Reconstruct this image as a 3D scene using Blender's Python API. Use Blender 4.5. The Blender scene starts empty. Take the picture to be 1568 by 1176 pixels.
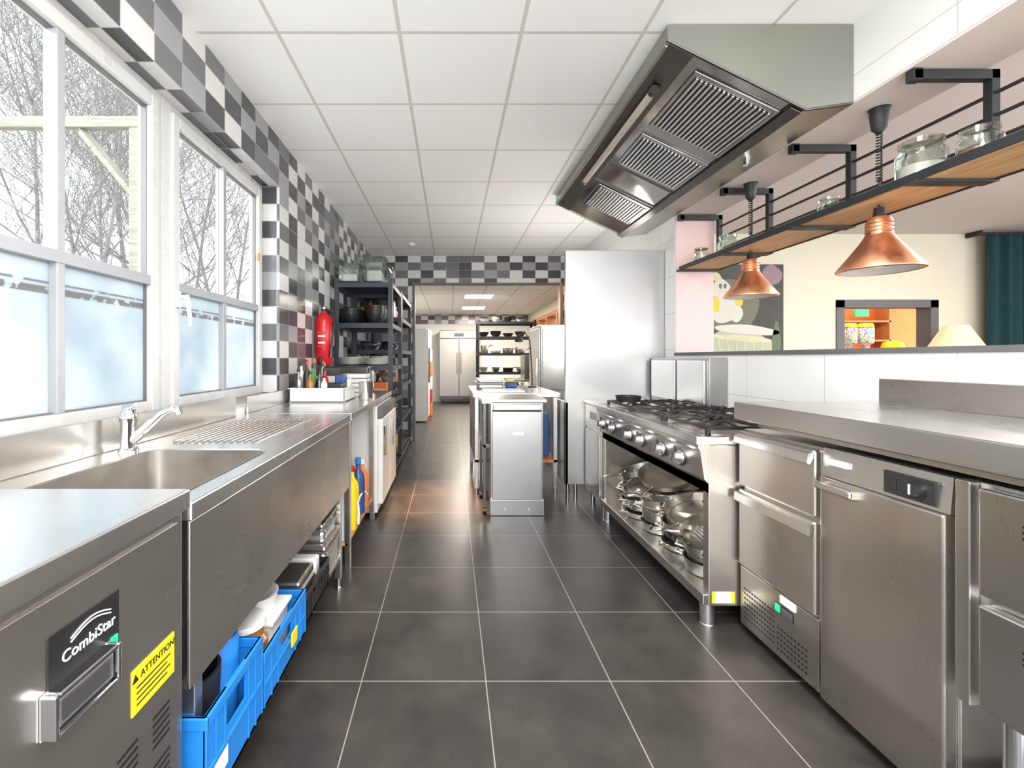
import bpy, bmesh, math, random
from mathutils import Vector, Matrix
random.seed(7)
sc = bpy.context.scene
R = math.radians

# ------------------------------------------------------------------ materials
def newmat(name):
    m = bpy.data.materials.new(name); m.use_nodes = True
    nt = m.node_tree
    return m, nt, nt.nodes["Principled BSDF"]

def mat(name, col, rough=0.5, metal=0.0, var=0.08, scale=8.0, emis=None, estr=0, stretch=None, bump=0.0, spec=None, coat=0):
    m, nt, b = newmat(name)
    N, L = nt.nodes, nt.links
    geo = N.new('ShaderNodeNewGeometry')
    mp = N.new('ShaderNodeMapping'); mp.inputs['Scale'].default_value = stretch or (1, 1, 1)
    L.new(geo.outputs['Position'], mp.inputs['Vector'])
    nz = N.new('ShaderNodeTexNoise'); nz.inputs['Scale'].default_value = scale; nz.inputs['Detail'].default_value = 4
    L.new(mp.outputs[0], nz.inputs['Vector'])
    mx = N.new('ShaderNodeMix'); mx.data_type = 'RGBA'
    c = Vector(col[:3])
    lo = c * (1 - var); hi = c * (1 + var)
    mx.inputs['A'].default_value = (lo[0], lo[1], lo[2], 1)
    mx.inputs['B'].default_value = (min(hi[0], 1), min(hi[1], 1), min(hi[2], 1), 1)
    L.new(nz.outputs['Fac'], mx.inputs['Factor'])
    L.new(mx.outputs['Result'], b.inputs['Base Color'])
    mr = N.new('ShaderNodeMapRange')
    mr.inputs['From Min'].default_value = 0.3; mr.inputs['From Max'].default_value = 0.7
    mr.inputs['To Min'].default_value = max(0.02, rough * 0.8); mr.inputs['To Max'].default_value = min(1, rough * 1.2)
    L.new(nz.outputs['Fac'], mr.inputs['Value']); L.new(mr.outputs[0], b.inputs['Roughness'])
    b.inputs['Metallic'].default_value = metal
    if spec is not None: b.inputs['Specular IOR Level'].default_value = spec
    if coat: b.inputs['Coat Weight'].default_value = coat
    if bump:
        bp = N.new('ShaderNodeBump'); bp.inputs['Strength'].default_value = bump; bp.inputs['Distance'].default_value = 0.002
        L.new(nz.outputs['Fac'], bp.inputs['Height']); L.new(bp.outputs[0], b.inputs['Normal'])
    if emis:
        b.inputs['Emission Color'].default_value = (*emis, 1); b.inputs['Emission Strength'].default_value = estr
    return m

def mth(nt, op, a, b=None, c=None):
    n = nt.nodes.new('ShaderNodeMath'); n.operation = op
    for i, v in enumerate((a, b, c)):
        if v is None: continue
        if isinstance(v, (int, float)): n.inputs[i].default_value = v
        else: nt.links.new(v, n.inputs[i])
    return n.outputs[0]

def grid_mask(nt, u, su, ou, v, sv, ov, w):
    """returns (mask of joint lines, cellu, cellv)"""
    uu = mth(nt, 'DIVIDE', mth(nt, 'SUBTRACT', u, ou), su)
    vv = mth(nt, 'DIVIDE', mth(nt, 'SUBTRACT', v, ov), sv)
    def line(t, s):
        f = mth(nt, 'FRACT', t)
        d = mth(nt, 'ABSOLUTE', mth(nt, 'SUBTRACT', f, 0.5))
        return mth(nt, 'GREATER_THAN', d, 0.5 - w / s / 2)
    m = mth(nt, 'MAXIMUM', line(uu, su), line(vv, sv))
    return m, mth(nt, 'FLOOR', uu), mth(nt, 'FLOOR', vv)

def mixc(nt, f, a, b):
    n = nt.nodes.new('ShaderNodeMix'); n.data_type = 'RGBA'
    if isinstance(f, (int, float)): n.inputs['Factor'].default_value = f
    else: nt.links.new(f, n.inputs['Factor'])
    for k, v in (('A', a), ('B', b)):
        if isinstance(v, tuple): n.inputs[k].default_value = (*v, 1)
        else: nt.links.new(v, n.inputs[k])
    return n.outputs['Result']

def uvpos(nt):
    geo = nt.nodes.new('ShaderNodeNewGeometry')
    s = nt.nodes.new('ShaderNodeSeparateXYZ'); nt.links.new(geo.outputs['Position'], s.inputs[0])
    t = nt.nodes.new('ShaderNodeSeparateXYZ'); nt.links.new(geo.outputs['Normal'], t.inputs[0])
    X, Y, Z = s.outputs
    ny = mth(nt, 'GREATER_THAN', mth(nt, 'ABSOLUTE', t.outputs[1]), 0.5)
    nz = mth(nt, 'GREATER_THAN', mth(nt, 'ABSOLUTE', t.outputs[2]), 0.5)
    def mixf(f, a, b): # a*(1-f)+b*f
        return mth(nt, 'ADD', mth(nt, 'MULTIPLY', a, mth(nt, 'SUBTRACT', 1.0, f)), mth(nt, 'MULTIPLY', b, f))
    u = mixf(ny, Y, X); v = mixf(nz, Z, X)
    return u, v, geo

def checker_tiles(name):
    m, nt, b = newmat(name); L = nt.links
    u, v, geo = uvpos(nt)
    msk, cu, cv = grid_mask(nt, u, 0.2, -1.27 + 0.0, v, 0.125, 0.05, 0.004)
    cmb = nt.nodes.new('ShaderNodeCombineXYZ'); L.new(mth(nt, 'ADD', cu, 0.37), cmb.inputs[0]); L.new(mth(nt, 'ADD', cv, 0.73), cmb.inputs[1])
    wn = nt.nodes.new('ShaderNodeTexWhiteNoise'); L.new(cmb.outputs[0], wn.inputs['Vector'])
    r = wn.outputs['Value']
    sepc = nt.nodes.new('ShaderNodeSeparateXYZ'); L.new(wn.outputs['Color'], sepc.inputs[0])
    flip = mth(nt, 'GREATER_THAN', sepc.outputs[1], 0.84)
    par = mth(nt, 'FLOORED_MODULO', mth(nt, 'ADD', mth(nt, 'ADD', cu, cv), flip), 2.0)
    dark = mixc(nt, mth(nt, 'GREATER_THAN', r, 0.50), (0.060, 0.060, 0.067), (0.14, 0.14, 0.15))
    lite = mixc(nt, mth(nt, 'GREATER_THAN', r, 0.36), (0.29, 0.29, 0.305), (0.62, 0.61, 0.60))
    col = mixc(nt, par, dark, lite)
    col = mixc(nt, msk, col, (0.36, 0.35, 0.34))
    L.new(col, b.inputs['Base Color']); b.inputs['Roughness'].default_value = 0.22
    return m

def floor_tiles(name):
    m, nt, b = newmat(name); L = nt.links
    geo = nt.nodes.new('ShaderNodeNewGeometry')
    s = nt.nodes.new('ShaderNodeSeparateXYZ'); L.new(geo.outputs['Position'], s.inputs[0])
    msk, cu, cv = grid_mask(nt, s.outputs[0], 0.5, 0.1418, s.outputs[1], 0.5, 1.838, 0.0045)
    nz = nt.nodes.new('ShaderNodeTexNoise'); nz.inputs['Scale'].default_value = 3.5; nz.inputs['Detail'].default_value = 9; nz.inputs['Roughness'].default_value = .65
    L.new(geo.outputs['Position'], nz.inputs['Vector'])
    n2 = nt.nodes.new('ShaderNodeTexNoise'); n2.inputs['Scale'].default_value = 60; n2.inputs['Detail'].default_value = 3
    L.new(geo.outputs['Position'], n2.inputs['Vector'])
    mrr = nt.nodes.new('ShaderNodeMapRange'); mrr.inputs['From Min'].default_value = .32; mrr.inputs['From Max'].default_value = .68; L.new(nz.outputs['Fac'], mrr.inputs['Value'])
    c = mixc(nt, mrr.outputs[0], (0.020, 0.0175, 0.0165), (0.056, 0.049, 0.045))
    c = mixc(nt, mth(nt, 'MULTIPLY', n2.outputs['Fac'], 0.3), c, (0.070, 0.062, 0.056))
    c = mixc(nt, msk, c, (0.28, 0.26, 0.24))
    L.new(c, b.inputs['Base Color'])
    mr = nt.nodes.new('ShaderNodeMapRange'); mr.inputs['To Min'].default_value = 0.22; mr.inputs['To Max'].default_value = 0.46
    L.new(nz.outputs['Fac'], mr.inputs['Value']); L.new(mr.outputs[0], b.inputs['Roughness'])
    bp = nt.nodes.new('ShaderNodeBump'); bp.inputs['Strength'].default_value = 0.06; bp.inputs['Distance'].default_value = 0.003
    L.new(n2.outputs['Fac'], bp.inputs['Height']); L.new(bp.outputs[0], b.inputs['Normal'])
    return m

def panel_grid(name, col, line, su, ou, sv, ov, w, rough, floorlike=False):
    m, nt, b = newmat(name); L = nt.links
    if floorlike:
        geo = nt.nodes.new('ShaderNodeNewGeometry'); s = nt.nodes.new('ShaderNodeSeparateXYZ')
        L.new(geo.outputs['Position'], s.inputs[0]); u, v = s.outputs[0], s.outputs[1]
    else:
        u, v, geo = uvpos(nt)
    msk, cu, cv = grid_mask(nt, u, su, ou, v, sv, ov, w)
    nz = nt.nodes.new('ShaderNodeTexNoise'); nz.inputs['Scale'].default_value = 90
    L.new(geo.outputs['Position'], nz.inputs['Vector'])
    c = mixc(nt, mth(nt, 'MULTIPLY', nz.outputs['Fac'], 0.12), col, tuple(x * 0.8 for x in col))
    L.new(mixc(nt, msk, c, line), b.inputs['Base Color']); b.inputs['Roughness'].default_value = rough
    return m

def steel(name, col=(0.66, 0.635, 0.60), rough=0.27, stretch=(1, 1, 1), scale=1.6, var=0.012, metal=0.97, fine=.04):
    m, nt, b = newmat(name); L = nt.links
    geo = nt.nodes.new('ShaderNodeNewGeometry')
    mp = nt.nodes.new('ShaderNodeMapping'); mp.inputs['Scale'].default_value = stretch
    L.new(geo.outputs['Position'], mp.inputs['Vector'])
    n1 = nt.nodes.new('ShaderNodeTexNoise'); n1.inputs['Scale'].default_value = 200; n1.inputs['Detail'].default_value = 1
    L.new(mp.outputs[0], n1.inputs['Vector'])
    n2 = nt.nodes.new('ShaderNodeTexNoise'); n2.inputs['Scale'].default_value = scale; n2.inputs['Detail'].default_value = 4
    L.new(geo.outputs['Position'], n2.inputs['Vector'])
    f = mth(nt, 'ADD', mth(nt, 'MULTIPLY', n1.outputs['Fac'], fine), mth(nt, 'MULTIPLY', n2.outputs['Fac'], 1 - fine))
    L.new(mixc(nt, f, tuple(c * (1 - var * 3) for c in col), tuple(min(1, c * (1 + var * 2)) for c in col)), b.inputs['Base Color'])
    mr = nt.nodes.new('ShaderNodeMapRange'); mr.inputs['From Min'].default_value = 0.3; mr.inputs['From Max'].default_value = 0.7
    mr.inputs['To Min'].default_value = rough * 0.8; mr.inputs['To Max'].default_value = rough * 1.2
    L.new(f, mr.inputs['Value']); L.new(mr.outputs[0], b.inputs['Roughness'])
    b.inputs['Metallic'].default_value = metal
    return m

def frosted(name):
    m = bpy.data.materials.new(name); m.use_nodes = True; nt = m.node_tree; N, L = nt.nodes, nt.links
    N.clear()
    out = N.new('ShaderNodeOutputMaterial')
    geo = N.new('ShaderNodeNewGeometry'); s = N.new('ShaderNodeSeparateXYZ'); L.new(geo.outputs['Position'], s.inputs[0])
    z = s.outputs[2]
    b1 = mth(nt, 'MULTIPLY', mth(nt, 'GREATER_THAN', z, 1.520), mth(nt, 'LESS_THAN', z, 1.545))
    b2 = mth(nt, 'MULTIPLY', mth(nt, 'GREATER_THAN', z, 1.555), mth(nt, 'LESS_THAN', z, 1.563))
    n3 = N.new('ShaderNodeTexNoise'); n3.inputs['Scale'].default_value = 25; L.new(geo.outputs['Position'], n3.inputs['Vector'])
    band = mth(nt, 'MULTIPLY', mth(nt, 'MAXIMUM', b1, b2), mth(nt, 'GREATER_THAN', n3.outputs['Fac'], .42))
    nz = N.new('ShaderNodeTexNoise'); nz.inputs['Scale'].default_value = 2.5; nz.inputs['Detail'].default_value = 8; L.new(geo.outputs['Position'], nz.inputs['Vector'])
    mr = N.new('ShaderNodeMapRange'); mr.inputs['From Min'].default_value = .3; mr.inputs['From Max'].default_value = .7; L.new(nz.outputs['Fac'], mr.inputs['Value'])
    col = mixc(nt, mr.outputs[0], (0.37, 0.42, 0.455), (0.56, 0.58, 0.59))
    col = mixc(nt, band, col, (0.24, 0.24, 0.24))
    tr = N.new('ShaderNodeBsdfTranslucent'); L.new(col, tr.inputs[0])
    gl = N.new('ShaderNodeBsdfDiffuse'); L.new(col, gl.inputs[0])
    ms = N.new('ShaderNodeMixShader'); ms.inputs[0].default_value = 0.2
    L.new(tr.outputs[0], ms.inputs[1]); L.new(gl.outputs[0], ms.inputs[2])
    L.new(ms.outputs[0], out.inputs[0])
    return m

def clearglass(name, tint=(0.96, 0.98, 0.98), refl=0.0, mx=.12):
    m = bpy.data.materials.new(name); m.use_nodes = True; nt = m.node_tree; N, L = nt.nodes, nt.links
    N.clear()
    out = N.new('ShaderNodeOutputMaterial')
    t = N.new('ShaderNodeBsdfTransparent'); t.inputs[0].default_value = (*tint, 1)
    g = N.new('ShaderNodeBsdfGlossy'); g.inputs['Roughness'].default_value = 0.03
    fr = N.new('ShaderNodeFresnel'); fr.inputs[0].default_value = 1.3
    f = mth(nt, 'MINIMUM', mth(nt, 'ADD', fr.outputs[0], refl), mx)
    ms = N.new('ShaderNodeMixShader'); L.new(f, ms.inputs[0])
    L.new(t.outputs[0], ms.inputs[1]); L.new(g.outputs[0], ms.inputs[2]); L.new(ms.outputs[0], out.inputs[0])
    return m

def wood(name, c1, c2, rough=0.5, stretch=(1, 1, 1)):
    m, nt, b = newmat(name); L = nt.links
    geo = nt.nodes.new('ShaderNodeNewGeometry')
    mp = nt.nodes.new('ShaderNodeMapping'); mp.inputs['Scale'].default_value = stretch
    L.new(geo.outputs['Position'], mp.inputs['Vector'])
    nz = nt.nodes.new('ShaderNodeTexNoise'); nz.inputs['Scale'].default_value = 14; nz.inputs['Detail'].default_value = 8; nz.inputs['Distortion'].default_value = 0.6
    L.new(mp.outputs[0], nz.inputs['Vector'])
    cr = nt.nodes.new('ShaderNodeValToRGB'); cr.color_ramp.elements[0].position = 0.3; cr.color_ramp.elements[1].position = 0.7
    cr.color_ramp.elements[0].color = (*c1, 1); cr.color_ramp.elements[1].color = (*c2, 1)
    L.new(nz.outputs['Fac'], cr.inputs[0]); L.new(cr.outputs[0], b.inputs['Base Color']); b.inputs['Roughness'].default_value = rough
    return m

M = {}
M['tiles'] = checker_tiles('checker_wall_tiles')
M['floor'] = floor_tiles('dark_floor_tiles')
M['ceil'] = panel_grid('ceiling_panels', (0.87, 0.865, 0.85), (0.60, 0.57, 0.53), 0.6, -0.2516, 0.635, 2.249, 0.020, 0.75, True)
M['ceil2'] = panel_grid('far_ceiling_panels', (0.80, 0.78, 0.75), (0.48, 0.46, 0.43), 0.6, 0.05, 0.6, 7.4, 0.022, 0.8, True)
M['whitepanel'] = panel_grid('white_wall_panels', (0.78, 0.78, 0.77), (0.48, 0.47, 0.46), 0.62, 1.74, 0.32, 1.05, 0.004, 0.25)
M['white'] = mat('white_paint', (0.78, 0.78, 0.77), 0.5, var=0.03)
M['pvc'] = mat('white_pvc', (0.50, 0.50, 0.49), 0.3, var=0.02)
M['pvcgrey'] = mat('grey_pvc', (0.30, 0.31, 0.33), 0.35, var=0.03)
M['pink'] = mat('pink_plaster', (0.66, 0.49, 0.48), 0.7, var=0.04)
M['pinkceil'] = mat('blush_ceiling', (0.68, 0.60, 0.58), 0.75, var=0.04, scale=2)
M['cream'] = mat('cream_plaster', (0.66, 0.63, 0.51), 0.8, var=0.04, scale=2)
M['steel'] = steel('brushed_steel', stretch=(1, 0.02, 1))
M['steelv'] = steel('brushed_steel_vertical', (0.63, 0.61, 0.58), 0.28, stretch=(1, 1, 0.02))
M['steelw'] = steel('worn_steel', (0.64, 0.605, 0.56), 0.29, stretch=(1, 1, 0.02), scale=2.2, var=0.025)
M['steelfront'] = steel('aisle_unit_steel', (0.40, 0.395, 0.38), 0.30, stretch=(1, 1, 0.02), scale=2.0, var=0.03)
M['steelworn_top'] = steel('scratched_steel_top', (0.76, 0.755, 0.745), 0.26, scale=2, var=0.012, fine=0.03)
M['steelpan'] = steel('dull_pan_steel', (0.52, 0.49, 0.45), 0.34, scale=12, var=0.06)
M['steelsm'] = steel('satin_steel', (0.47, 0.47, 0.465), 0.44, stretch=(1, 1, 0.1), scale=2, var=0.02)
M['steelfar'] = steel('far_fridge_steel', (0.40, 0.385, 0.36), 0.40, stretch=(1, 1, 0.1), scale=2, var=0.03)
M['mirror'] = steel('polished_steel', (0.38, 0.365, 0.35), 0.10, scale=2, var=0.04)
M['hoodend'] = steel('hood_end_steel', (0.40, 0.41, 0.37), 0.38, scale=2)
M['darksteel'] = steel('dark_steel', (0.13, 0.125, 0.12), 0.3)
M['chrome'] = mat('chrome', (0.72, 0.72, 0.73), 0.08, 1.0, var=0.02)
M['black'] = mat('black_powdercoat', (0.016, 0.018, 0.021), 0.5, var=0.1)
M['slate'] = mat('blue_grey_powdercoat', (0.022, 0.030, 0.042), 0.45, var=0.1)
M['castiron'] = mat('cast_iron', (0.025, 0.023, 0.022), 0.5, 0.3, bump=0.3, scale=60)
M['blackpl'] = mat('black_plastic', (0.014, 0.014, 0.016), 0.35)
M['blue'] = mat('blue_plastic', (0.015, 0.20, 0.60), 0.4, var=0.08)
M['whitepl'] = mat('white_plastic', (0.70, 0.70, 0.68), 0.35, var=0.03)
M['yellow'] = mat('yellow_sticker', (0.80, 0.60, 0.012), 0.5, var=0.03)
M['red'] = mat('red_enamel', (0.55, 0.008, 0.015), 0.25, var=0.05)
M['green'] = mat('green_plastic', (0.03, 0.24, 0.07), 0.4)
M['orange'] = mat('orange_paint', (0.80, 0.18, 0.025), 0.6)
M['brownglass'] = mat('honey_brown', (0.30, 0.12, 0.02), 0.15)
M['copper'] = mat('brushed_copper', (0.88, 0.42, 0.25), 0.38, 1.0, var=0.05, stretch=(1, 1, 0.2), scale=30)
M['wood'] = wood('oak_shelf', (0.42, 0.23, 0.10), (0.68, 0.43, 0.21), stretch=(3, 0.3, 3))
M['woodo'] = wood('orange_wood', (0.40, 0.15, 0.05), (0.55, 0.25, 0.10), stretch=(3, 3, 0.3))
M['pergola'] = wood('weathered_wood', (0.16, 0.145, 0.11), (0.26, 0.245, 0.20), 0.8, stretch=(0.3, 3, 3))
M['bark'] = wood('bark', (0.11, 0.10, 0.093), (0.22, 0.205, 0.19), 0.9)
M['grass'] = mat('lightened_bounce_ground', (0.40, 0.38, 0.34), 0.95, var=0.2, scale=3)  # ground colour lightened to reflect more daylight onto the kitchen ceiling
M['glass'] = clearglass('window_glass', mx=.04)
M['jar'] = clearglass('jar_glass', (0.78, 0.84, 0.80), 0.12, .5)
M['frost'] = frosted('frosted_glass')
M['teal'] = mat('teal_velvet', (0.003, 0.036, 0.043), 0.9, var=0.3, stretch=(8, 8, 0.5), scale=10)
M['grey'] = mat('grey_frame_paint', (0.12, 0.115, 0.12), 0.5)
M['porcelain'] = mat('porcelain', (0.72, 0.70, 0.66), 0.15, var=0.03)
M['paper'] = mat('label_paper', (0.80, 0.80, 0.78), 0.6, var=0.02)
M['redtxt'] = mat('red_print', (0.6, 0.03, 0.03), 0.6)
M['lampglow'] = mat('warm_shade', (0.70, 0.56, 0.38), 0.7, emis=(1.0, 0.62, 0.28), estr=0.5)
M['panelglow'] = mat('lit_diffuser', (0.9, 0.9, 0.9), 0.5, emis=(1, 0.95, 0.86), estr=7)
M['tube'] = mat('fluorescent_tube_cover', (0.55, 0.47, 0.40), 0.15, var=0.05)
M['greenled'] = mat('green_indicator', (0.02, 0.6, 0.2), 0.3, emis=(0.02, 0.8, 0.3), estr=0.2)
M['display'] = mat('display_glass', (0.05, 0.05, 0.055), 0.08)
M['bluebox'] = mat('navy_plastic', (0.02, 0.07, 0.22), 0.4)

# ------------------------------------------------------------------ mesh builder
class B:
    def __init__(s, name):
        s.name = name; s.bm = bmesh.new(); s.mats = []
    def mi(s, m):
        if m not in s.mats: s.mats.append(m)
        return s.mats.index(m)
    def _fin(s, faces, m, smooth=False):
        i = s.mi(m)
        for f in faces:
            f.material_index = i; f.smooth = smooth
    def box(s, x0, x1, y0, y1, z0, z1, m, bev=0.0, Mx=None, smooth=False):
        if x0 > x1: x0, x1 = x1, x0
        if y0 > y1: y0, y1 = y1, y0
        if z0 > z1: z0, z1 = z1, z0
        t = bmesh.new()
        vs = [t.verts.new(p) for p in ((x0, y0, z0), (x1, y0, z0), (x1, y1, z0), (x0, y1, z0), (x0, y0, z1), (x1, y0, z1), (x1, y1, z1), (x0, y1, z1))]
        for q in ((3, 2, 1, 0), (4, 5, 6, 7), (0, 1, 5, 4), (1, 2, 6, 5), (2, 3, 7, 6), (3, 0, 4, 7)):
            t.faces.new([vs[k] for k in q])
        if bev > 0:
            bev = min(bev, (x1 - x0) * .45, (y1 - y0) * .45, (z1 - z0) * .45)
            bmesh.ops.bevel(t, geom=t.edges[:], offset=bev, segments=2, affect='EDGES', profile=0.5)
        s._merge(t, m, Mx, False)
    def _merge(s, t, m, Mx, smooth):
        mp = {}
        for v in t.verts:
            co = Mx @ v.co if Mx is not None else v.co
            mp[v] = s.bm.verts.new(co)
        i = s.mi(m)
        for f in t.faces:
            try: nf = s.bm.faces.new([mp[v] for v in f.verts])
            except ValueError: continue
            nf.material_index = i; nf.smooth = smooth
        t.free()
    def cyl(s, p0, p1, r, m, r2=None, seg=20):
        p0, p1 = Vector(p0), Vector(p1)
        r2 = r if r2 is None else r2
        d = p1 - p0; q = d.to_track_quat('Z', 'Y').to_matrix()
        a = [s.bm.verts.new(p0 + q @ Vector((r * math.cos(t), r * math.sin(t), 0))) for t in [2 * math.pi * k / seg for k in range(seg)]]
        b = [s.bm.verts.new(p1 + q @ Vector((r2 * math.cos(t), r2 * math.sin(t), 0))) for t in [2 * math.pi * k / seg for k in range(seg)]]
        fs = [s.bm.faces.new((a[k], a[(k + 1) % seg], b[(k + 1) % seg], b[k])) for k in range(seg)]
        s._fin(fs, m, True)
        s._fin([s.bm.faces.new(a[::-1]), s.bm.faces.new(b)], m, False)
    def lathe(s, c, prof, m, seg=28, Mx=None):
        c = Vector(c); rings = []
        for r, z in prof:
            rr = max(r, 0.0004); ring = []
            for k in range(seg):
                t = 2 * math.pi * k / seg
                p = Vector((rr * math.cos(t), rr * math.sin(t), z))
                if Mx is not None: p = Mx @ p
                ring.append(s.bm.verts.new(c + p))
            rings.append(ring)
        fs = []
        for a, b in zip(rings, rings[1:]):
            for k in range(seg):
                fs.append(s.bm.faces.new((a[k], a[(k + 1) % seg], b[(k + 1) % seg], b[k])))
        s._fin(fs, m, True)
    def prism(s, pts, axis, a0, a1, m, smooth=False):
        """pts 2D; axis 'y' -> (x,z); 'x' -> (y,z); 'z' -> (x,y)"""
        def P(p, a):
            return {'y': (p[0], a, p[1]), 'x': (a, p[0], p[1]), 'z': (p[0], p[1], a)}[axis]
        a = [s.bm.verts.new(P(p, a0)) for p in pts]; b = [s.bm.verts.new(P(p, a1)) for p in pts]
        n = len(pts)
        fs = [s.bm.faces.new((a[k], a[(k + 1) % n], b[(k + 1) % n], b[k])) for k in range(n)]
        s._fin(fs, m, smooth)
        s._fin([s.bm.faces.new(a[::-1]), s.bm.faces.new(b)], m, False)
    def tube(s, pts, r, m, seg=10, radii=None):
        pts = [Vector(p) for p in pts]; rings = []
        up = Vector((0.13, 0.21, 0.97))
        for i, p in enumerate(pts):
            d = (pts[min(i + 1, len(pts) - 1)] - pts[max(i - 1, 0)]).normalized()
            x = d.cross(up)
            if x.length < 1e-3: x = d.cross(Vector((1, 0, 0)))
            x.normalize(); y = d.cross(x).normalized()
            rr = radii[i] if radii else r
            rings.append([s.bm.verts.new(p + x * rr * math.cos(2 * math.pi * k / seg) + y * rr * math.sin(2 * math.pi * k / seg)) for k in range(seg)])
        fs = []
        for a, b in zip(rings, rings[1:]):
            for k in range(seg): fs.append(s.bm.faces.new((a[k], a[(k + 1) % seg], b[(k + 1) % seg], b[k])))
        s._fin(fs, m, True)
        s._fin([s.bm.faces.new(rings[0][::-1]), s.bm.faces.new(rings[-1])], m, False)
    def text(s, st, size, Mx, m, ext=0.0005):
        cu = bpy.data.curves.new('t', 'FONT'); cu.body = st; cu.size = size; cu.extrude = ext
        cu.align_x = 'CENTER'; cu.align_y = 'CENTER'
        ob = bpy.data.objects.new('t', cu); sc.collection.objects.link(ob)
        bpy.context.view_layer.update()
        me = bpy.data.meshes.new_from_object(ob.evaluated_get(bpy.context.evaluated_depsgraph_get()))
        t = bmesh.new(); t.from_mesh(me); s._merge(t, m, Mx, False)
        bpy.data.objects.remove(ob); bpy.data.meshes.remove(me); bpy.data.curves.remove(cu)
    def done(s, ang=38):
        bmesh.ops.recalc_face_normals(s.bm, faces=s.bm.faces[:])
        for e in s.bm.edges:
            if len(e.link_faces) == 2 and e.calc_face_angle(0) > R(ang): e.smooth = False
        me = bpy.data.meshes.new(s.name); s.bm.to_mesh(me); s.bm.free()
        for m in s.mats: me.materials.append(m)
        ob = bpy.data.objects.new(s.name, me); sc.collection.objects.link(ob)
        return ob

def TX(x, y, z):   # plane facing +X : text x->+Y, y->+Z
    return Matrix(((0, 0, 1, x), (1, 0, 0, y), (0, 1, 0, z), (0, 0, 0, 1)))

W = M['white']
CZ = 2.90; XL = -1.25; XR = 1.93; YP = 7.18
# ------------------------------------------------------------------ shell
b = B('floor'); b.box(-1.6, 8.2, -1.8, 14.0, -0.08, 0, M['floor']); b.done()
b = B('ceiling'); b.box(-1.45, 1.99, -1.8, YP + 0.1, CZ, CZ + 0.08, M['ceil']); b.done()
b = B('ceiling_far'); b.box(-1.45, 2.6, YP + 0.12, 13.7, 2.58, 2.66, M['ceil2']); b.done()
b = B('ceiling_dining'); b.box(2.26, 8.2, -1.8, 6.0, CZ, CZ + 0.08, M['pinkceil']); b.done()

b = B('wall_left')
b.box(-1.45, XL, 3.34, YP, 0, CZ, M['tiles'])
b.box(-1.45, XL, -1.8, 3.34, 2.55, CZ, M['tiles'])
b.box(-1.45, XL, -1.8, 3.34, 0, 1.0, M['white'])
b.box(-1.45, XL, -1.8, -0.14, 1.0, 2.55, M['tiles'])
b.done()
b = B('wall_left_far'); b.box(-1.45, XL, YP + 0.12, 13.7, 0, 2.58, W); b.done()
b = B('wall_back')
b.box(-1.45, -0.60, YP, YP + 0.12, 0, CZ, M['tiles'])
b.box(1.76, 2.26, YP, YP + 0.12, 0, CZ, M['tiles'])
b.box(-0.60, 1.76, YP, YP + 0.12, 2.48, CZ, M['tiles'])
b.done()
b = B('trim_doorway')
b.box(-0.60, -0.56, YP - 0.01, YP + 0.13, 0, 2.48, M['grey']); b.box(1.72, 1.76, YP - 0.01, YP + 0.13, 0, 2.48, M['woodo'])
b.box(-0.56, 1.72, YP - 0.01, YP + 0.13, 2.455, 2.48, M['grey']); b.done()
b = B('wall_far')
b.box(-1.25, 2.3, 13.55, 13.7, 0, 2.3, W); b.box(-1.25, 2.3, 13.53, 13.7, 2.3, 2.58, M['tiles'])
b.done()
b = B('wall_right_far')
b.box(2.3, 2.45, YP + 0.12, 8.6, 0, 2.58, M['cream']); b.box(2.3, 2.45, 8.6, 12.6, 0, 1.1, M['cream'])
b.box(2.3, 2.45, 8.6, 12.6, 2.3, 2.58, M['cream']); b.box(2.3, 2.45, 12.6, 13.7, 0, 2.58, M['cream'])
for y in (8.6, 9.6, 10.6, 11.6, 12.52):
    b.box(2.24, 2.45, y, y + 0.09, 1.1, 2.3, M['woodo'])
b.box(2.22, 2.45, 8.6, 12.6, 1.06, 1.14, M['woodo']); b.box(2.22, 2.45, 8.6, 12.6, 2.24, 2.32, M['woodo'])
b.done()
b = B('wall_right')
b.box(XR, 2.26, -1.8, 3.94, 0, 1.32, M['whitepanel'])
b.box(XR, 2.26, -1.8, 3.94, 2.53, CZ, M['whitepanel'])
b.box(XR, 2.26, 3.94, YP, 0, CZ, M['whitepanel'])
b.box(XR + 0.004, 2.262, 3.93, 3.94, 1.32, 2.53, M['pink'])
b.box(XR + 0.004, 2.262, -1.8, 3.93, 2.52, 2.53, M['pinkceil'])
b.box(2.26, 2.27, -1.8, YP, 0, 1.32, M['pink'])
b.done()
b = B('trim_ledge'); b.box(XR - 0.012, 2.30, -1.8, 3.93, 1.32, 1.345, M['grey'], 0.003); b.done()
b = B('wall_dining')
YD = 5.9
b.box(2.26, 4.97, YD, YD + 0.15, 0, CZ, M['cream']); b.box(6.28, 8.2, YD, YD + 0.15, 0, CZ, M['cream'])
b.box(4.97, 6.28, YD, YD + 0.15, 2.04, CZ, M['cream']); b.done()
b = B('trim_dining_doorway')
b.box(4.97, 5.07, YD - 0.02, YD + 0.17, 0, 2.04, M['grey']); b.box(6.18, 6.28, YD - 0.02, YD + 0.17, 0, 2.04, M['grey'])
b.box(4.97, 6.28, YD - 0.02, YD + 0.17, 1.95, 2.05, M['grey']); b.done()
b = B('wall_orange_room'); b.box(4.2, 9.0, 8.6, 8.7, 0, 2.7, M['orange']); b.box(4.2, 9.0, 6.05, 8.6, 2.6, 2.7, M['cream']); b.done()
b = B('wall_dining_right'); b.box(8.05, 8.2, 3.2, 5.9, 0, CZ, M['cream']); b.box(8.05, 8.2, -1.8, 3.2, 0, 0.9, M['cream']); b.done()

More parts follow.
